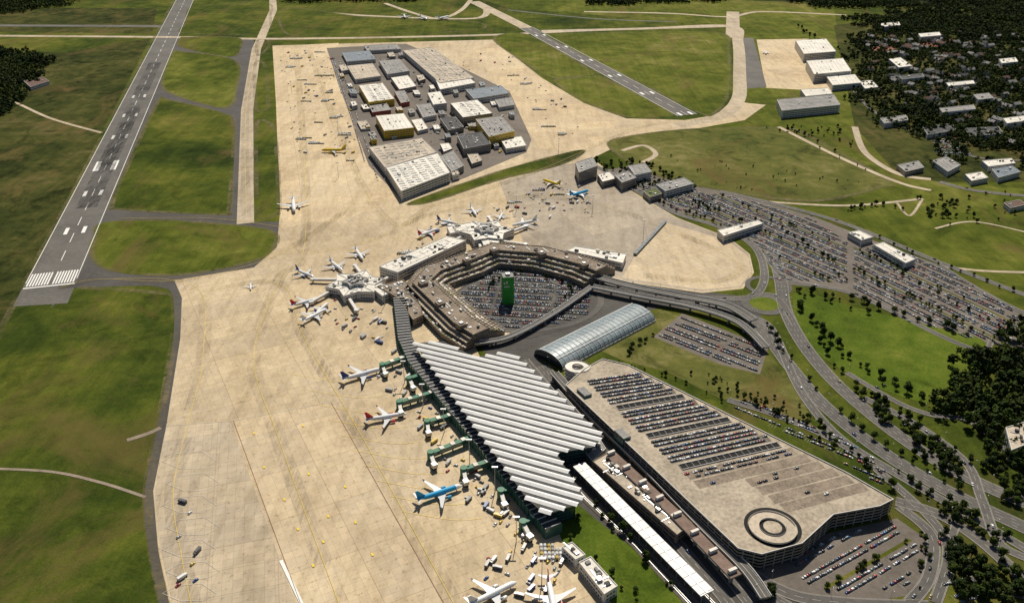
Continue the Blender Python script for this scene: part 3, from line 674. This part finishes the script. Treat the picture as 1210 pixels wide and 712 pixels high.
for r in range(NR):
    t=(r+.3)/NR; a=Lf[0].lerp(Lf[1],t); c=Rt[0].lerp(Rt[1],t*.985)
    if t>.78: a=a.lerp(c,.36)
    d_=(c-a).normalized(); L=(c-a).length; nn=Vector((-d_.y,d_.x)); an=math.atan2(nn.y,nn.x); ar=math.atan2(d_.y,d_.x)
    m_=(a+c)/2
    if r in (4,8,12):
        b.box(m_.x,m_.y,HD+.02,L*.96,6.5,.06,ar,'dark')  # dark strip on the deck, painted shade of a light well
        for k in range(int(L*.96/6)): p=a+d_*(L*.02+k*6); b.box(p.x,p.y,HD+.3,.4,6.5,.3,ar,'wall')
        for s in (-1,1): p=m_+nn*3.4*s; b.box(p.x,p.y,HD,L*.96,.3,1.0,ar,'wallw')
        continue
    ln.box(m_.x,m_.y,HD+.01,L,10.2,.03,ar,'lot' if r<13 else 'brownroof')
    fill=.95 if r<12 else (.5 if r<14 else .04)
    for s in (-1,1):
        k=1.3
        while k<L-1.3:
            p=a+d_*k+nn*(2.55*s); q=p-d_*1.3
            if r<13: ln.box(q.x,q.y,HD+.05,.12,4.6,.02,ar,'rwhite')
            elif int(k/2.6)%6==0: ln.box(q.x,q.y,HD+.05,.25,4.8,.02,ar,'deck')
            f=fill*(1 if k/L<.92 else .6)
            if R()<f: cars.append((p.x,p.y,HD+.06,an+(math.pi if R()<.5 else 0)))
            k+=2.6
hx,hy=G(913,622,HD)
def disc(b,x,y,r0,r1,z,m,n=48):
    vs=[]
    for r in (r0,r1): vs+=[(x+r*math.cos(6.28319*i/n),y+r*math.sin(6.28319*i/n),z) for i in range(n)]
    b.add(vs,[[i,(i+1)%n,n+(i+1)%n,n+i] for i in range(n)],m)
disc(b,hx,hy,.1,10,HD+.08,'deck'); disc(b,hx,hy,7,10,HD+.12,'dark'); disc(b,hx,hy,18.5,21.5,HD+.085,'dark')  # flat dark rings paint the shade of a hole in and around the ramp
b.obj('multi_storey_car_park'); ln.obj('car_park_bay_markings')
b,x,y=helix(913,622,10,18,HD+1.8,1,'rooft',HD-.2); b.obj('spiral_car_ramp')
b=MB()
for P in [(690,470),(735,520)]: x,y=G(*P,10); b.box(x,y,0,8,14,18,.5,'gglass','roofg')
b.obj('car_park_stair_tower')
# ------------------------------------------------------------------ cars
def car_template(kind='car'):
    b=MB()
    if kind=='car':
        W=1.8
        xs=[-2.25,-2.1,-1.2,1.0,1.9,2.25]; zt=[.6,.85,.9,.9,.72,.5]
        vs=[];
        for x,zz in zip(xs,zt):
            w=W/2*(.9 if abs(x)>2.2 else 1); vs+=[(-w,x,.25),(-w,x,zz-.12),(-w*.9,x,zz),(w*.9,x,zz),(w,x,zz-.12),(w,x,.25)]
        fs=[[i*6+j,(i+1)*6+j,(i+1)*6+(j+1)%6,i*6+(j+1)%6] for i in range(5) for j in range(6)]+[[0,1,2,3,4,5],[35,34,33,32,31,30]]
        b.add(vs,fs,'car')
        base=[(-.8,-1.9),(.8,-1.9),(.8,1.15),(-.8,1.15)]; top=[(-.62,-1.35),(.62,-1.35),(.62,.45),(-.62,.45)]
        vs=[(x,y,.88) for x,y in base]+[(x,y,1.38) for x,y in top]
        b.add(vs,[[0,1,5,4],[1,2,6,5],[2,3,7,6],[3,0,4,7]],'glass')
        b.add([(x*1.04,y*1.02,1.385) for x,y in top]+[(x*.9,y*.95,1.45) for x,y in top],[[0,1,5,4],[1,2,6,5],[2,3,7,6],[3,0,4,7],[4,5,6,7]],'car')
        wy=(1.4,-1.4); r=.33
    else:
        b.box(0,-.6,.5,2.3,6,2.4,0,'car'); b.box(0,3.2,.5,2.2,1.5,1.9,0,'car'); b.box(0,3.98,1.3,2.0,.06,.9,0,'glass'); b.box(0,3.3,1.5,2.26,.8,.6,0,'glass'); b.box(0,-.3,.35,2.0,7,.3,0,'tyre')
        wy=(2.9,-2.4); r=.48
    for x in (-.82,.82):
        for y in wy:
            x_=x*(1.25 if kind!='car' else 1); n=8
            vs=[(x_-.12,y+r*math.cos(.785*i),r+r*math.sin(.785*i)) for i in range(n)]+[(x_+.12,y+r*math.cos(.785*i),r+r*math.sin(.785*i)) for i in range(n)]
            b.add(vs,[[i,(i+1)%n,n+(i+1)%n,n+i] for i in range(n)]+[list(range(n))[::-1],list(range(n,2*n))],'tyre')
    return b
def merged(name,T,tr,cols,scales=None):
    V=np.array(T.V,dtype=np.float64); nv=len(V); k=len(tr); 
    tr=np.array(tr,dtype=np.float64); sc_=np.ones(k) if scales is None else np.array(scales)
    c=np.cos(tr[:,3])[:,None]*sc_[:,None]; s=np.sin(tr[:,3])[:,None]*sc_[:,None]
    X=V[:,0][None]*c-V[:,1][None]*s+tr[:,0:1]; Y=V[:,0][None]*s+V[:,1][None]*c+tr[:,1:2]; Z=V[:,2][None]*sc_[:,None]+tr[:,2:3]
    co=np.stack([X,Y,Z],-1).reshape(-1)
    lt=np.array([len(f) for f in T.F]); lv=np.concatenate([np.array(f) for f in T.F]); nl=len(lv)
    lvs=(lv[None]+(np.arange(k)*nv)[:,None]).reshape(-1); st=np.concatenate([[0],np.cumsum(lt)[:-1]]); sts=(st[None]+(np.arange(k)*nl)[:,None]).reshape(-1)
    me=bpy.data.meshes.new(name); me.vertices.add(nv*k); me.vertices.foreach_set('co',co.astype(np.float32))
    me.loops.add(nl*k); me.loops.foreach_set('vertex_index',lvs.astype(np.int32)); me.polygons.add(len(lt)*k)
    me.polygons.foreach_set('loop_start',sts.astype(np.int32)); 
    me.polygons.foreach_set('material_index',np.tile(np.array(T.I),k).astype(np.int32))
    for m in T.mats: me.materials.append(M[m])
    me.update(calc_edges=True); me.validate()
    at=me.attributes.new('col','FLOAT_COLOR','FACE'); cc=np.repeat(np.array(cols),len(lt),0); cc=np.concatenate([cc,np.ones((len(cc),1))],1)
    at.data.foreach_set('color',cc.reshape(-1).astype(np.float32))
    return link(bpy.data.objects.new(name,me))
PAL=[(.02,.02,.025)]*6+[(.06,.065,.07)]*5+[(.40,.41,.42)]*4+[(.75,.75,.74)]*4+[(.20,.21,.22)]*4+[(.03,.06,.20)]*2+[(.40,.03,.02)]*2+[(.10,.02,.02),(.05,.18,.38),(.34,.27,.15)]
CT=car_template(); TT=car_template('truck')
pc=lambda: random.choice(PAL)
lot_tree=[]
def lot(px,rowdir,fill=.85,z=.3,mod=16.6,green=0):
    P=GP(px); d_=world_dir(*rowdir); nn=Vector((-d_.y,d_.x)); an=math.atan2(nn.y,nn.x); T=[];S=MB()
    pr=[Vector(p) for p in P]; s0=min(p.dot(d_) for p in pr);s1=max(p.dot(d_) for p in pr);t0=min(p.dot(nn) for p in pr);t1=max(p.dot(nn) for p in pr)
    t=t0; r=0
    while t<t1:
        r+=1; rf=min(1,max(.15,random.gauss(fill,.14)))
        for o in (2.6,7.8):
            s=s0
            while s<s1:
                p=d_*s+nn*(t+o); s+=2.65
                if int(s/2.65)%26 in (0,1): continue
                if inside(tuple(p),P):
                    if R()<rf: T.append((p.x+U(-.1,.1),p.y+U(-.2,.2),z,an+(math.pi if R()<.5 else 0)+U(-.03,.03)))
                    q=p-d_*1.32; c_,s_=math.cos(an),math.sin(an)
                    S.add([(q.x+c_*i-s_*j,q.y+s_*i+c_*j,z-.03) for i,j in ((-2.4,-.06),(2.4,-.06),(2.4,.06),(-2.4,.06))],[[0,1,2,3]],'rwhite')
        if green and r%green==0:
            s=s0
            while s<s1:
                p=d_*s+nn*(t+13.4); s+=4
                if inside(tuple(p),P):
                    c_,s_=math.cos(an),math.sin(an); S.add([(p.x+c_*i-s_*j,p.y+s_*i+c_*j,z-.02) for i,j in ((-1.5,-2),(1.5,-2),(1.5,2),(-1.5,2))],[[0,1,2,3]],'grass')
                    if R()<.3: lot_tree.append((p.x,p.y))
            t+=4
        t+=mod
    if T: merged('parked_cars',CT,T,[pc() for _ in T]); 
    if S.F: S.obj('bay_lines')
merged('parked_cars_on_deck',CT,cars,[pc() for _ in cars])
lot([(803,240),(850,228),(898,241),(960,260),(1000,285),(1000,334),(925,330),(905,295),(850,262)],((820,240),(960,300)),.9,.1,15.4,3)
lot([(1008,292),(1050,292),(1110,316),(1200,367),(1210,404),(1130,398),(1010,342)],((1030,300),(1180,370)),.9,.1,15.4,3)
lot([(778,397),(806,374),(902,411),(893,438),(850,426)],((790,390),(880,425)),.8,.1)
lot([(845,270),(905,292),(925,330),(918,333),(905,300),(890,288)],((850,270),(900,290)),.7,.1)
lot([(933,657),(985,630),(1055,622),(1085,645),(1078,690),(1010,702),(950,690)],((950,680),(1040,630)),.75,.1,16.6,2)
lot([(862,478),(885,474),(1000,520),(1050,560),(1040,572),(985,540)],((870,478),(1000,530)),.7,.1)
lot([(695,212),(742,202),(845,230),(845,258),(800,248),(745,224)],((710,212),(800,240)),.6,.1,16.6,2)
lot([(540,350),(584,320),(640,325),(698,336),(694,372),(625,392),(580,382)],((560,372),(680,380)),.88,.24,15.2)
lot([(395,60),(404,80),(436,180),(448,215),(440,216),(420,160),(392,75)],((400,75),(440,200)),.55,.24)
lot([(1100,165),(1140,165),(1150,185),(1110,185)],((1100,170),(1140,172)),.6,.1)
lot([(1115,690),(1150,680),(1170,705),(1130,712)],((1115,690),(1150,680)),.5,.1)
T=[]
for C,w in rb:
    for x,y,a in resample(C,38):
        if R()<.45:
            s=random.choice((-1,1)); o=w*.22*s; T.append((x-math.sin(a)*o+math.cos(a)*U(-9,9),y+math.cos(a)*o+math.sin(a)*U(-9,9),.5,a-math.pi/2 if s<0 else a+math.pi/2))
merged('road_traffic_cars',CT,T,[pc() for _ in T])
T=[]
def scat(P,n,lst):
    W=GP(P); xs=[p[0] for p in W];ys=[p[1] for p in W]; c=0
    while c<n:
        p=(U(min(xs),max(xs)),U(min(ys),max(ys)))
        if inside(p,W): c+=1; lst.append((p[0],p[1],.25,random.choice((0,1.57,3.14))+APR+U(-.2,.2)))
scat([(560,560),(600,590),(680,680),(640,712),(560,690),(590,640)],56,T); scat([(480,300),(500,290),(640,250),(620,240),(520,255)],44,T)
scat([(380,345),(440,355),(480,420),(400,400)],36,T); scat([(440,440),(480,440),(600,600),(560,600)],54,T); scat([(330,60),(400,60),(430,190),(345,180)],80,T)
scat([(190,520),(230,520),(240,700),(205,700)],8,T); scat([(590,225),(690,215),(720,250),(640,260)],40,T); scat([(500,130),(600,130),(600,180),(500,200)],100,T); scat([(400,65),(560,70),(560,110),(430,130)],110,T)
scat([(560,62),(600,62),(700,150),(640,175)],30,T)
SP=[(.70,.70,.68)]*4+[(.6,.42,.05)]*2+[(.35,.35,.35)]*4+[(.12,.12,.13)]*3+[(.05,.1,.3),(.4,.05,.04)]
merged('apron_service_trucks',TT,T[::3],[random.choice(SP) for _ in T[::3]]); T2_=T[1::3]+T[2::3]; merged('apron_service_cars',CT,T2_,[random.choice(SP) for _ in T2_])
D=MB(); D.add([(-1.2,-1.6,.5),(1.2,-1.6,.5),(1.2,1.6,.5),(-1.2,1.6,.5),(-1.2,-1.6,1.4),(1.2,-1.6,1.4),(1.2,1.6,1.4),(-1.2,1.6,1.4),(-.7,-1.6,2.1),(.7,-1.6,2.1),(.7,1.6,2.1),(-.7,1.6,2.1)],
 [[3,2,1,0],[0,1,5,4],[1,2,6,5],[2,3,7,6],[3,0,4,7],[4,5,9,8],[5,6,10,9],[6,7,11,10],[7,4,8,11],[8,9,10,11]],'attr'); D.box(0,0,.2,2.4,3.2,.25,0,'tyre')
T=[]
for P in [(352,95),(372,90),(356,120),(345,70),(372,145),(360,100),(600,240),(640,660),(655,230),(385,90),(630,225),(470,300),(350,165),(372,62),(380,120),(615,100),(640,150),(660,160),(338,80),(390,140),(400,160),(365,170),(410,190),(385,110),(630,130),(600,90)]:
    x,y=G(*P)
    for i in range(random.randint(1,4)):
        for j in range(random.randint(4,10)): T.append((x+j*2.9,y+i*4.2,.2,U(-.06,.06)))
merged('cargo_containers',D,T,[random.choice([(.5,.5,.5),(.42,.42,.4),(.6,.6,.6),(.45,.33,.08),(.25,.25,.25)]) for _ in T])
# ------------------------------------------------------------------ aircraft
def plane_mesh(nm,fus='pwhite',tail='pwhite',wing='pgrey',rear=None):
    b=MB(); secs=[(18.8,.15,3.2),(18.2,.75,3.25),(17,1.35,3.4),(15.2,1.85,3.6),(13,1.98,3.7),(-7,1.98,3.7),(-11,1.75,3.9),(-15,1.05,4.5),(-18.2,.4,5.1),(-18.9,.12,5.2)]
    n=14
    for k in range(len(secs)-1):
        vs=[]
        for y,r,zc in secs[k:k+2]: vs+=[(r*math.cos(6.28319*i/n),y,zc+r*math.sin(6.28319*i/n)) for i in range(n)]
        b.add(vs,[[i,(i+1)%n,n+(i+1)%n,n+i] for i in range(n)],fus if (k<4 or not rear) else rear)
    def slab(o,t,m):
        k=len(o); vs=[(x,y,z+t/2) for x,y,z in o]+[(x,y,z-t/2) for x,y,z in o]
        b.add(vs,[list(range(k)),list(range(k,2*k))[::-1]]+[[i,(i+1)%k,k+(i+1)%k,k+i] for i in range(k)],m)
    for s in (-1,1):
        slab([(s*1.2,5.2,2.6),(s*16.8,-4.2,4.0),(s*17.0,-5.8,4.0),(s*6.5,-2.4,3.1),(s*1.2,-2.4,2.6)],.35,wing)
        slab([(s*16.8,-4.3,4.0),(s*17.2,-5.8,5.9),(s*17.25,-6.3,5.9),(s*17.0,-5.8,4.0)],.2,tail)
        slab([(s*.5,-13.8,4.9),(s*6.2,-17.2,5.4),(s*6.2,-18.4,5.4),(s*.5,-17.4,4.9)],.25,wing)
        vs=[];
        for y,r in ((7.4,1.0),(6.6,1.2),(4.5,1.15),(3.0,.7)): vs+=[(s*5.75+r*math.cos(.6283*i),y,1.75+r*math.sin(.6283*i)) for i in range(10)]
        b.add(vs,[[q*10+i,(q+1)*10+i,(q+1)*10+(i+1)%10,q*10+(i+1)%10] for q in range(3) for i in range(10)],tail if tail!='pwhite' else fus)
        b.add([(s*5.75+.95*math.cos(.6283*i),7.2,1.75+.95*math.sin(.6283*i)) for i in range(10)],[list(range(10))],'tyre')
        b.beam((s*5.75,5,2.6),(s*5.75,2,3.1),.4,.8,wing)
        b.beam((s*3.8,-1.2,.6),(s*3.8,-1.2,2.8),.3,.3,'steel'); b.cyl(s*3.8,-1.2,.02,1.1,.5,.5,'tyre',8)
        for j in range(26): 
            y=12-j*.95; b.add([(s*2.0,y,4.05),(s*2.0,y-.35,4.05),(s*1.94,y-.35,4.45),(s*1.94,y,4.45)],[[0,1,2,3]],'glass')
    b.beam((0,14,.4),(0,14,2.2),.3,.3,'steel'); b.cyl(0,14,.02,.8,.35,.35,'tyre',8)
    b.add([(-1.0,16.6,4.35),(1.0,16.6,4.35),(.75,17.1,4.05),(-.75,17.1,4.05)],[[0,1,2,3]],'glass')
    f=[(-10.6,5.5),(-16.4,11.8),(-18.6,11.8),(-17.2,5.3)]
    vs=[(x,y,z) for x in (-.18,.18) for y,z in f]; b.add(vs,[[0,1,2,3],[7,6,5,4],[0,4,5,1],[1,5,6,2],[2,6,7,3],[3,7,4,0]],tail)
    return b.mesh(nm)
PM={'w':plane_mesh('airliner_white'),'n':plane_mesh('airliner_navy_tail','pwhite','pnavy'),'r':plane_mesh('airliner_red_tail','pwhite','pred'),
'y':plane_mesh('airliner_yellow','pyel','pyel','pgrey'),'b':plane_mesh('airliner_blue','pwhite','pblue','pgrey','pblue'),'lb':plane_mesh('airliner_blue_tail','pblue','pblue','pwhite')}
def plane(cu,cv,k,nose,scale=1.0):
    x,y=G(cu,cv,3); a=world_dir((cu,cv),nose); o=bpy.data.objects.new('parked_airliner',PM[k]); link(o)
    o.location=(x,y,.15); o.rotation_euler=(0,0,math.atan2(a.y,a.x)-math.pi/2); o.scale=(scale,)*3
for a in [(347,243,'w',(349,262),1.4),(360,323,'n',(380,331),.9),(397,314,'w',(410,324),1),(424,300,'w',(434,314),1),(361,357,'r',(385,350),1),(371,373,'w',(392,362),1),(380,364,'n',(397,350),.8),
 (427,443,'n',(452,436),1.15),(456,493,'r',(480,489),1.05),(519,583,'b',(546,574),1.12),(296,337,'w',(296,350),.5),(582,702,'w',(606,690),1.1),(652,706,'r',(658,735),1.1),
 (506,275,'r',(525,268),1),(528,262,'n',(548,266),.9),(559,249,'w',(568,262),.95),(620,264,'w',(600,268),1.1),(592,255,'w',(586,266),.8),(652,216,'y',(640,212),1.05),(684,229,'lb',(700,224),1.1),(395,178,'y',(380,178),1.2),
 (478,20,'w',(482,30),1.5),(500,22,'w',(510,26),1.5),(524,22,'w',(540,18),1.6),(905,62,'w',(905,75),1)]: plane(*a)
# ------------------------------------------------------------------ vegetation
def tree_into(b,x,y,h,r,nleaf,ls,leaf='leaf',trunk=True):
    if trunk:
        b.cyl(x,y,0,h*.45,.35,.2,'bark',6,False)
        for k in range(4):
            a=U(0,6.28); b.beam((x,y,h*.32),(x+r*.55*math.cos(a),y+r*.55*math.sin(a),h*U(.55,.8)),.18,.18,'bark')
    cl=[(x+r*.5*math.cos(a)*q,y+r*.5*math.sin(a)*q,h*(.35+.5*z_),r*U(.4,.62)) for a,q,z_ in [(U(0,6.28),U(.3,1.1),R()) for _ in range(7)]]+[(x,y,h*.75,r*.55)]
    for _ in range(nleaf):
        cx,cy,cz,cr=random.choice(cl); v=Vector((random.gauss(0,1),random.gauss(0,1),random.gauss(0,1))).normalized()*cr*U(.7,1.05)
        p=Vector((cx,cy,cz))+v; nrm=(v.normalized()+Vector((U(-.5,.5),U(-.5,.5),U(-.2,.8)))).normalized()
        t=nrm.orthogonal().normalized()*ls*U(.6,1.2); q=nrm.cross(t)
        if p.z<h*.18: continue
        b.add([p-t,p-q*.7,p+t,p+q*.8],[[0,1,2,3]],leaf)
TM=[]
for k in range(5):
    b=MB(); h=U(8,12); tree_into(b,0,0,h,h*U(.36,.46),380,.75,'leaf' if k%2 else 'leaf2'); TM.append(b.mesh('tree_mesh'))
def tree(x,y,s=1):
    o=bpy.data.objects.new('broadleaf_tree',random.choice(TM)); link(o); o.location=(x,y,.05); o.rotation_euler=(0,0,U(0,6.28)); o.scale=(s*U(.9,1.15),s*U(.9,1.15),s*U(.8,1.15))
def trow(px,sp,j=2,s=1,sk=.12):
    for x,y,a in resample(catmull(GP(px)),sp):
        if R()>sk: tree(x+U(-j,j),y+U(-j,j),s*U(.5,1.3))
def tarea(px,n,s=1):
    W=GP(px); xs=[p[0] for p in W];ys=[p[1] for p in W]; c=0;t=0
    while c<n and t<n*30:
        t+=1; p=(U(min(xs),max(xs)),U(min(ys),max(ys)))
        if inside(p,W): c+=1; tree(*p,s*U(.5,1.3))
for p in lot_tree: tree(*p,U(.4,.75))
trow([(938,345),(990,352),(1050,368),(1110,385),(1150,400)],11,5); trow([(945,352),(960,385),(1000,420),(1050,455),(1100,478)],10,6)
trow([(950,345),(1000,362),(1060,380)],13,8,.9,.3); trow([(1060,455),(1100,470),(1140,470)],8,6)
trow([(905,385),(930,420),(970,465),(1030,515),(1100,560),(1150,590)],14,2,.8,.25); trow([(960,395),(1000,445),(1060,490),(1120,535),(1200,575)],13,4,.9,.25)
trow([(880,470),(960,500),(1010,535),(1060,585)],12,4,.8,.3); trow([(700,600),(740,640),(800,705)],9,4,.8); trow([(660,590),(690,625)],8,4,.7); trow([(675,640),(720,680),(760,715)],11,4,.7,.3)
trow([(690,402),(770,358)],14,2,.6); trow([(720,425),(800,450),(860,478)],11,4,.6); trow([(740,420),(770,395)],9,4,.7)
trow([(1110,630),(1135,660),(1160,712)],9,5,1); trow([(1140,600),(1170,650),(1215,690)],9,5,1); tarea([(1115,640),(1215,690),(1215,715),(1130,712)],70)
tarea([(1150,500),(1215,530),(1215,600),(1180,590)],60); tarea([(1070,500),(1130,540),(1140,570),(1080,540)],45,.8); tarea([(880,470),(1000,520),(1040,560),(960,520)],24,.6)
tarea([(1000,450),(1060,480),(1150,540),(1130,555),(1040,500)],45,.8); tarea([(1040,540),(1120,590),(1200,640),(1130,625)],40,.7)
trow([(1000,250),(1040,243),(1075,250)],10,4,.8); tarea([(1090,240),(1130,240),(1130,262),(1095,262)],14,.9); trow([(1035,280),(1110,312),(1200,345)],16,4,.6)
trow([(830,240),(900,265),(960,295),(1000,335)],15,3,.6); tarea([(685,190),(760,190),(830,225),(760,222)],90,.8); tarea([(940,30),(1000,60),(1020,110),(990,105)],50,1)
trow([(1020,300),(1100,345),(1200,395)],14,2,.6); trow([(1010,320),(1100,372),(1190,405)],14,2,.6); trow([(815,250),(880,280)],16,2,.6); trow([(910,262),(990,312)],14,2,.6)
tarea([(880,680),(930,700),(900,712)],10,.7); trow([(575,345),(600,325),(640,328),(675,345),(650,375)],9,4,.6)
trow([(930,150),(1000,190),(1050,212)],18,8,.7,.4); tarea([(1085,620),(1100,640),(1095,700),(1085,700)],10,.6); tarea([(740,175),(1040,215),(960,235),(850,220)],30,.4)
tarea([(1080,235),(1210,225),(1210,260),(1120,270)],25,.7); tarea([(880,150),(1000,150),(1010,175),(940,160)],30,.7); trow([(700,190),(740,208),(790,244),(846,263)],14,3,.6)
tarea([(800,430),(950,480),(960,505),(850,470)],30,.5); trow([(745,340),(800,352),(860,364)],12,3,.6,.3)
for P in [(1120,480),(1135,455),(1155,440)]: tarea([(P[0]-14,P[1]-8),(P[0]+14,P[1]-8),(P[0]+14,P[1]+8),(P[0]-14,P[1]+8)],8,1.1)
CM=[]
for k in range(5):
    b=MB()
    for i in range(34):
        tree_into(b,U(-32,32),U(-32,32),U(11,19),U(4.5,7.5),46,2.0,'leaf2' if R()<.6 else 'leaf',False)
    CM.append(b.mesh('forest_clump_mesh'))
SMc=[]
for k in range(4):
    b=MB()
    for i in range(12):
        tree_into(b,U(-22,22),U(-22,22),U(8,14),U(3.5,6),50,1.7,'leaf2' if R()<.5 else 'leaf',False)
    SMc.append(b.mesh('tree_group_mesh'))
forest=bpy.data.objects.new('distant_forest',None); link(forest)
def fore(px,sp=40,skip=0,src=None):
    W=GP(px); xs=[p[0] for p in W];ys=[p[1] for p in W]; x=min(xs); c=0
    while x<max(xs):
        y=min(ys)
        while y<max(ys):
            p=(x+U(-12,12),y+U(-12,12))
            if inside(p,W) and R()>=skip:
                o=bpy.data.objects.new('tree_clump',random.choice(src or CM)); link(o); o.parent=forest; o.location=(p[0],p[1],.05); o.rotation_euler=(0,0,U(0,6.28)); s=U(.75,1.15); o.scale=(s,s,s*U(.8,1.1)); c+=1
            y+=sp
        x+=sp
    return c
tot=0
for P,s,k in [([(985,22),(1060,16),(1240,8),(1240,52),(1130,45),(1040,38)],46,.15),([(1150,62),(1240,70),(1240,130),(1180,108)],50,.35),([(1000,105),(1040,112),(1075,140),(1130,172),(1210,196),(1240,205),(1240,165),(1150,140),(1060,120)],50,.5),
 ([(680,-14),(862,-10),(858,5),(700,6)],50,.05),([(-100,62),(42,65),(50,80),(22,108),(4,134),(-100,160)],40,0),([(-200,-20),(96,-14),(88,6),(0,18),(-200,24)],52,.05),
 ([(335,-14),(560,-14),(480,3),(340,4)],52,.1),([(868,-12),(1240,-15),(1240,10),(980,12)],52,.05),([(1155,425),(1240,395),(1240,520),(1165,512),(1128,480)],34,.1),([(1180,520),(1240,510),(1240,570),(1200,560)],38,.2),
 ([(95,-30),(1240,-30),(1240,-14),(95,-14)],70,.2),([(1200,130),(1240,120),(1240,210),(1190,170)],60,.3)]:
    tot+=fore(P,s,k)
tot+=fore([(1000,40),(1240,25),(1240,185),(1130,175),(1060,160),(1010,120)],36,.15,SMc); tot+=fore([(1130,175),(1240,185),(1240,218),(1110,210),(1060,190)],50,.4,SMc)
print('clumps',tot,'objs',len(bpy.data.objects))
HM=[]
for k in range(4):
    b=MB(); l,w,h=U(11,17),U(9,11),U(5,7); P=[(-l/2,-w/2),(l/2,-w/2),(l/2,w/2),(-l/2,w/2)]; b.prism(P,0,h,'wallw'); windows(b,P,0,h,st=2.8,seg=1.3)
    e=.5; t=h+3.5; b.add([(-l/2-e,-w/2-e,h-.2),(l/2+e,-w/2-e,h-.2),(l/2+e,0,t),(-l/2-e,0,t),(l/2+e,w/2+e,h-.2),(-l/2-e,w/2+e,h-.2)],[[0,1,2,3],[3,2,4,5]],('roofr','roofd','roofg','roofg')[k])
    b.add([(-l/2,-w/2,h),(-l/2,w/2,h),(-l/2,0,t-.2)],[[0,1,2]],'wallw'); b.add([(l/2,-w/2,h),(l/2,w/2,h),(l/2,0,t-.2)],[[0,1,2]],'wallw'); b.box(l*.2,1,t-1.5,.8,.8,2.2,0,'roofr'); HM.append(b.mesh('house_mesh'))
W=GP([(1025,45),(1240,35),(1240,180),(1130,170),(1060,120),(1020,80)]); xs=[p[0] for p in W];ys=[p[1] for p in W]; c=0
while c<200:
    p=(U(min(xs),max(xs)),U(min(ys),max(ys)))
    if inside(p,W): c+=1; o=bpy.data.objects.new('detached_house',random.choice(HM)); link(o); o.location=(*p,.05); o.rotation_euler=(0,0,random.choice((.4,1.97))+U(-.1,.1)); o.scale=(U(.9,1.8),1.1,1.15)
for P in [(1080,52,1125,46),(1028,56,1050,52)]:
    sheet('sports_court',[(P[0],P[1]),(P[2],P[3]),(P[2]+8,P[3]+6),(P[0]+8,P[1]+6)],'court','i')
b=MB(); b.cyl(0,0,0,26,.4,.22,'steel',8); b.box(0,0,25.4,5,1.2,.5,0,'steel')
for i in range(5): b.box(-2+i,-.7,24.9,.7,.5,.6,0,'wallw')
FM=b.mesh('mast_mesh'); b=MB(); b.cyl(0,0,0,9,.13,.08,'steel',6); b.beam((0,0,9),(1.8,0,9.3),.12,.12,'steel'); b.box(2.1,0,9.15,.9,.35,.2,0,'wallw'); LM=b.mesh('lamp_mesh')
for P in [(478,452),(500,480),(525,510),(555,547),(585,580),(610,640),(640,690),(455,360),(500,300),(610,250),(700,250),(760,280),(400,160),(345,110),(400,210),(660,180)]:
    o=bpy.data.objects.new('floodlight_mast',FM); link(o); o.location=(*G(*P),.1)
for C,w in rb[:12]:
    for x,y,a in resample(offs(C,w/2+1.5),42):
        o=bpy.data.objects.new('street_lamp',LM); link(o); o.location=(x,y,.1); o.rotation_euler=(0,0,a-1.57)
# ------------------------------------------------------------------ light, sky, camera
az=math.radians(8); el=math.radians(52)
s=Vector((math.sin(az)*math.cos(el),math.cos(az)*math.cos(el),math.sin(el)))
sun=bpy.data.lights.new('sun','SUN'); sun.energy=5.0; sun.angle=math.radians(.5); sun.color=(1,.925,.80)
so=link(bpy.data.objects.new('sun',sun)); so.rotation_euler=s.to_track_quat('Z','Y').to_euler()
w=bpy.data.worlds.new('World'); sc.world=w; w.use_nodes=True; nt=w.node_tree; bg=nt.nodes['Background']
sk=nt.nodes.new('ShaderNodeTexSky'); sk.sky_type='NISHITA'; sk.sun_disc=False; sk.sun_elevation=el; sk.sun_rotation=az; sk.altitude=400
nt.links.new(sk.outputs[0],bg.inputs[0]); bg.inputs[1].default_value=.05
cd=bpy.data.cameras.new('camera'); cd.sensor_width=36; cd.sensor_fit='HORIZONTAL'; cd.lens=36*FPX/1210; cd.clip_start=1; cd.clip_end=200000
co=link(bpy.data.objects.new('camera',cd)); co.location=(0,0,HC); co.rotation_euler=(math.pi/2-TH,0,0); sc.camera=co
sc.view_settings.view_transform='Standard'; sc.view_settings.look='None'; sc.view_settings.exposure=0
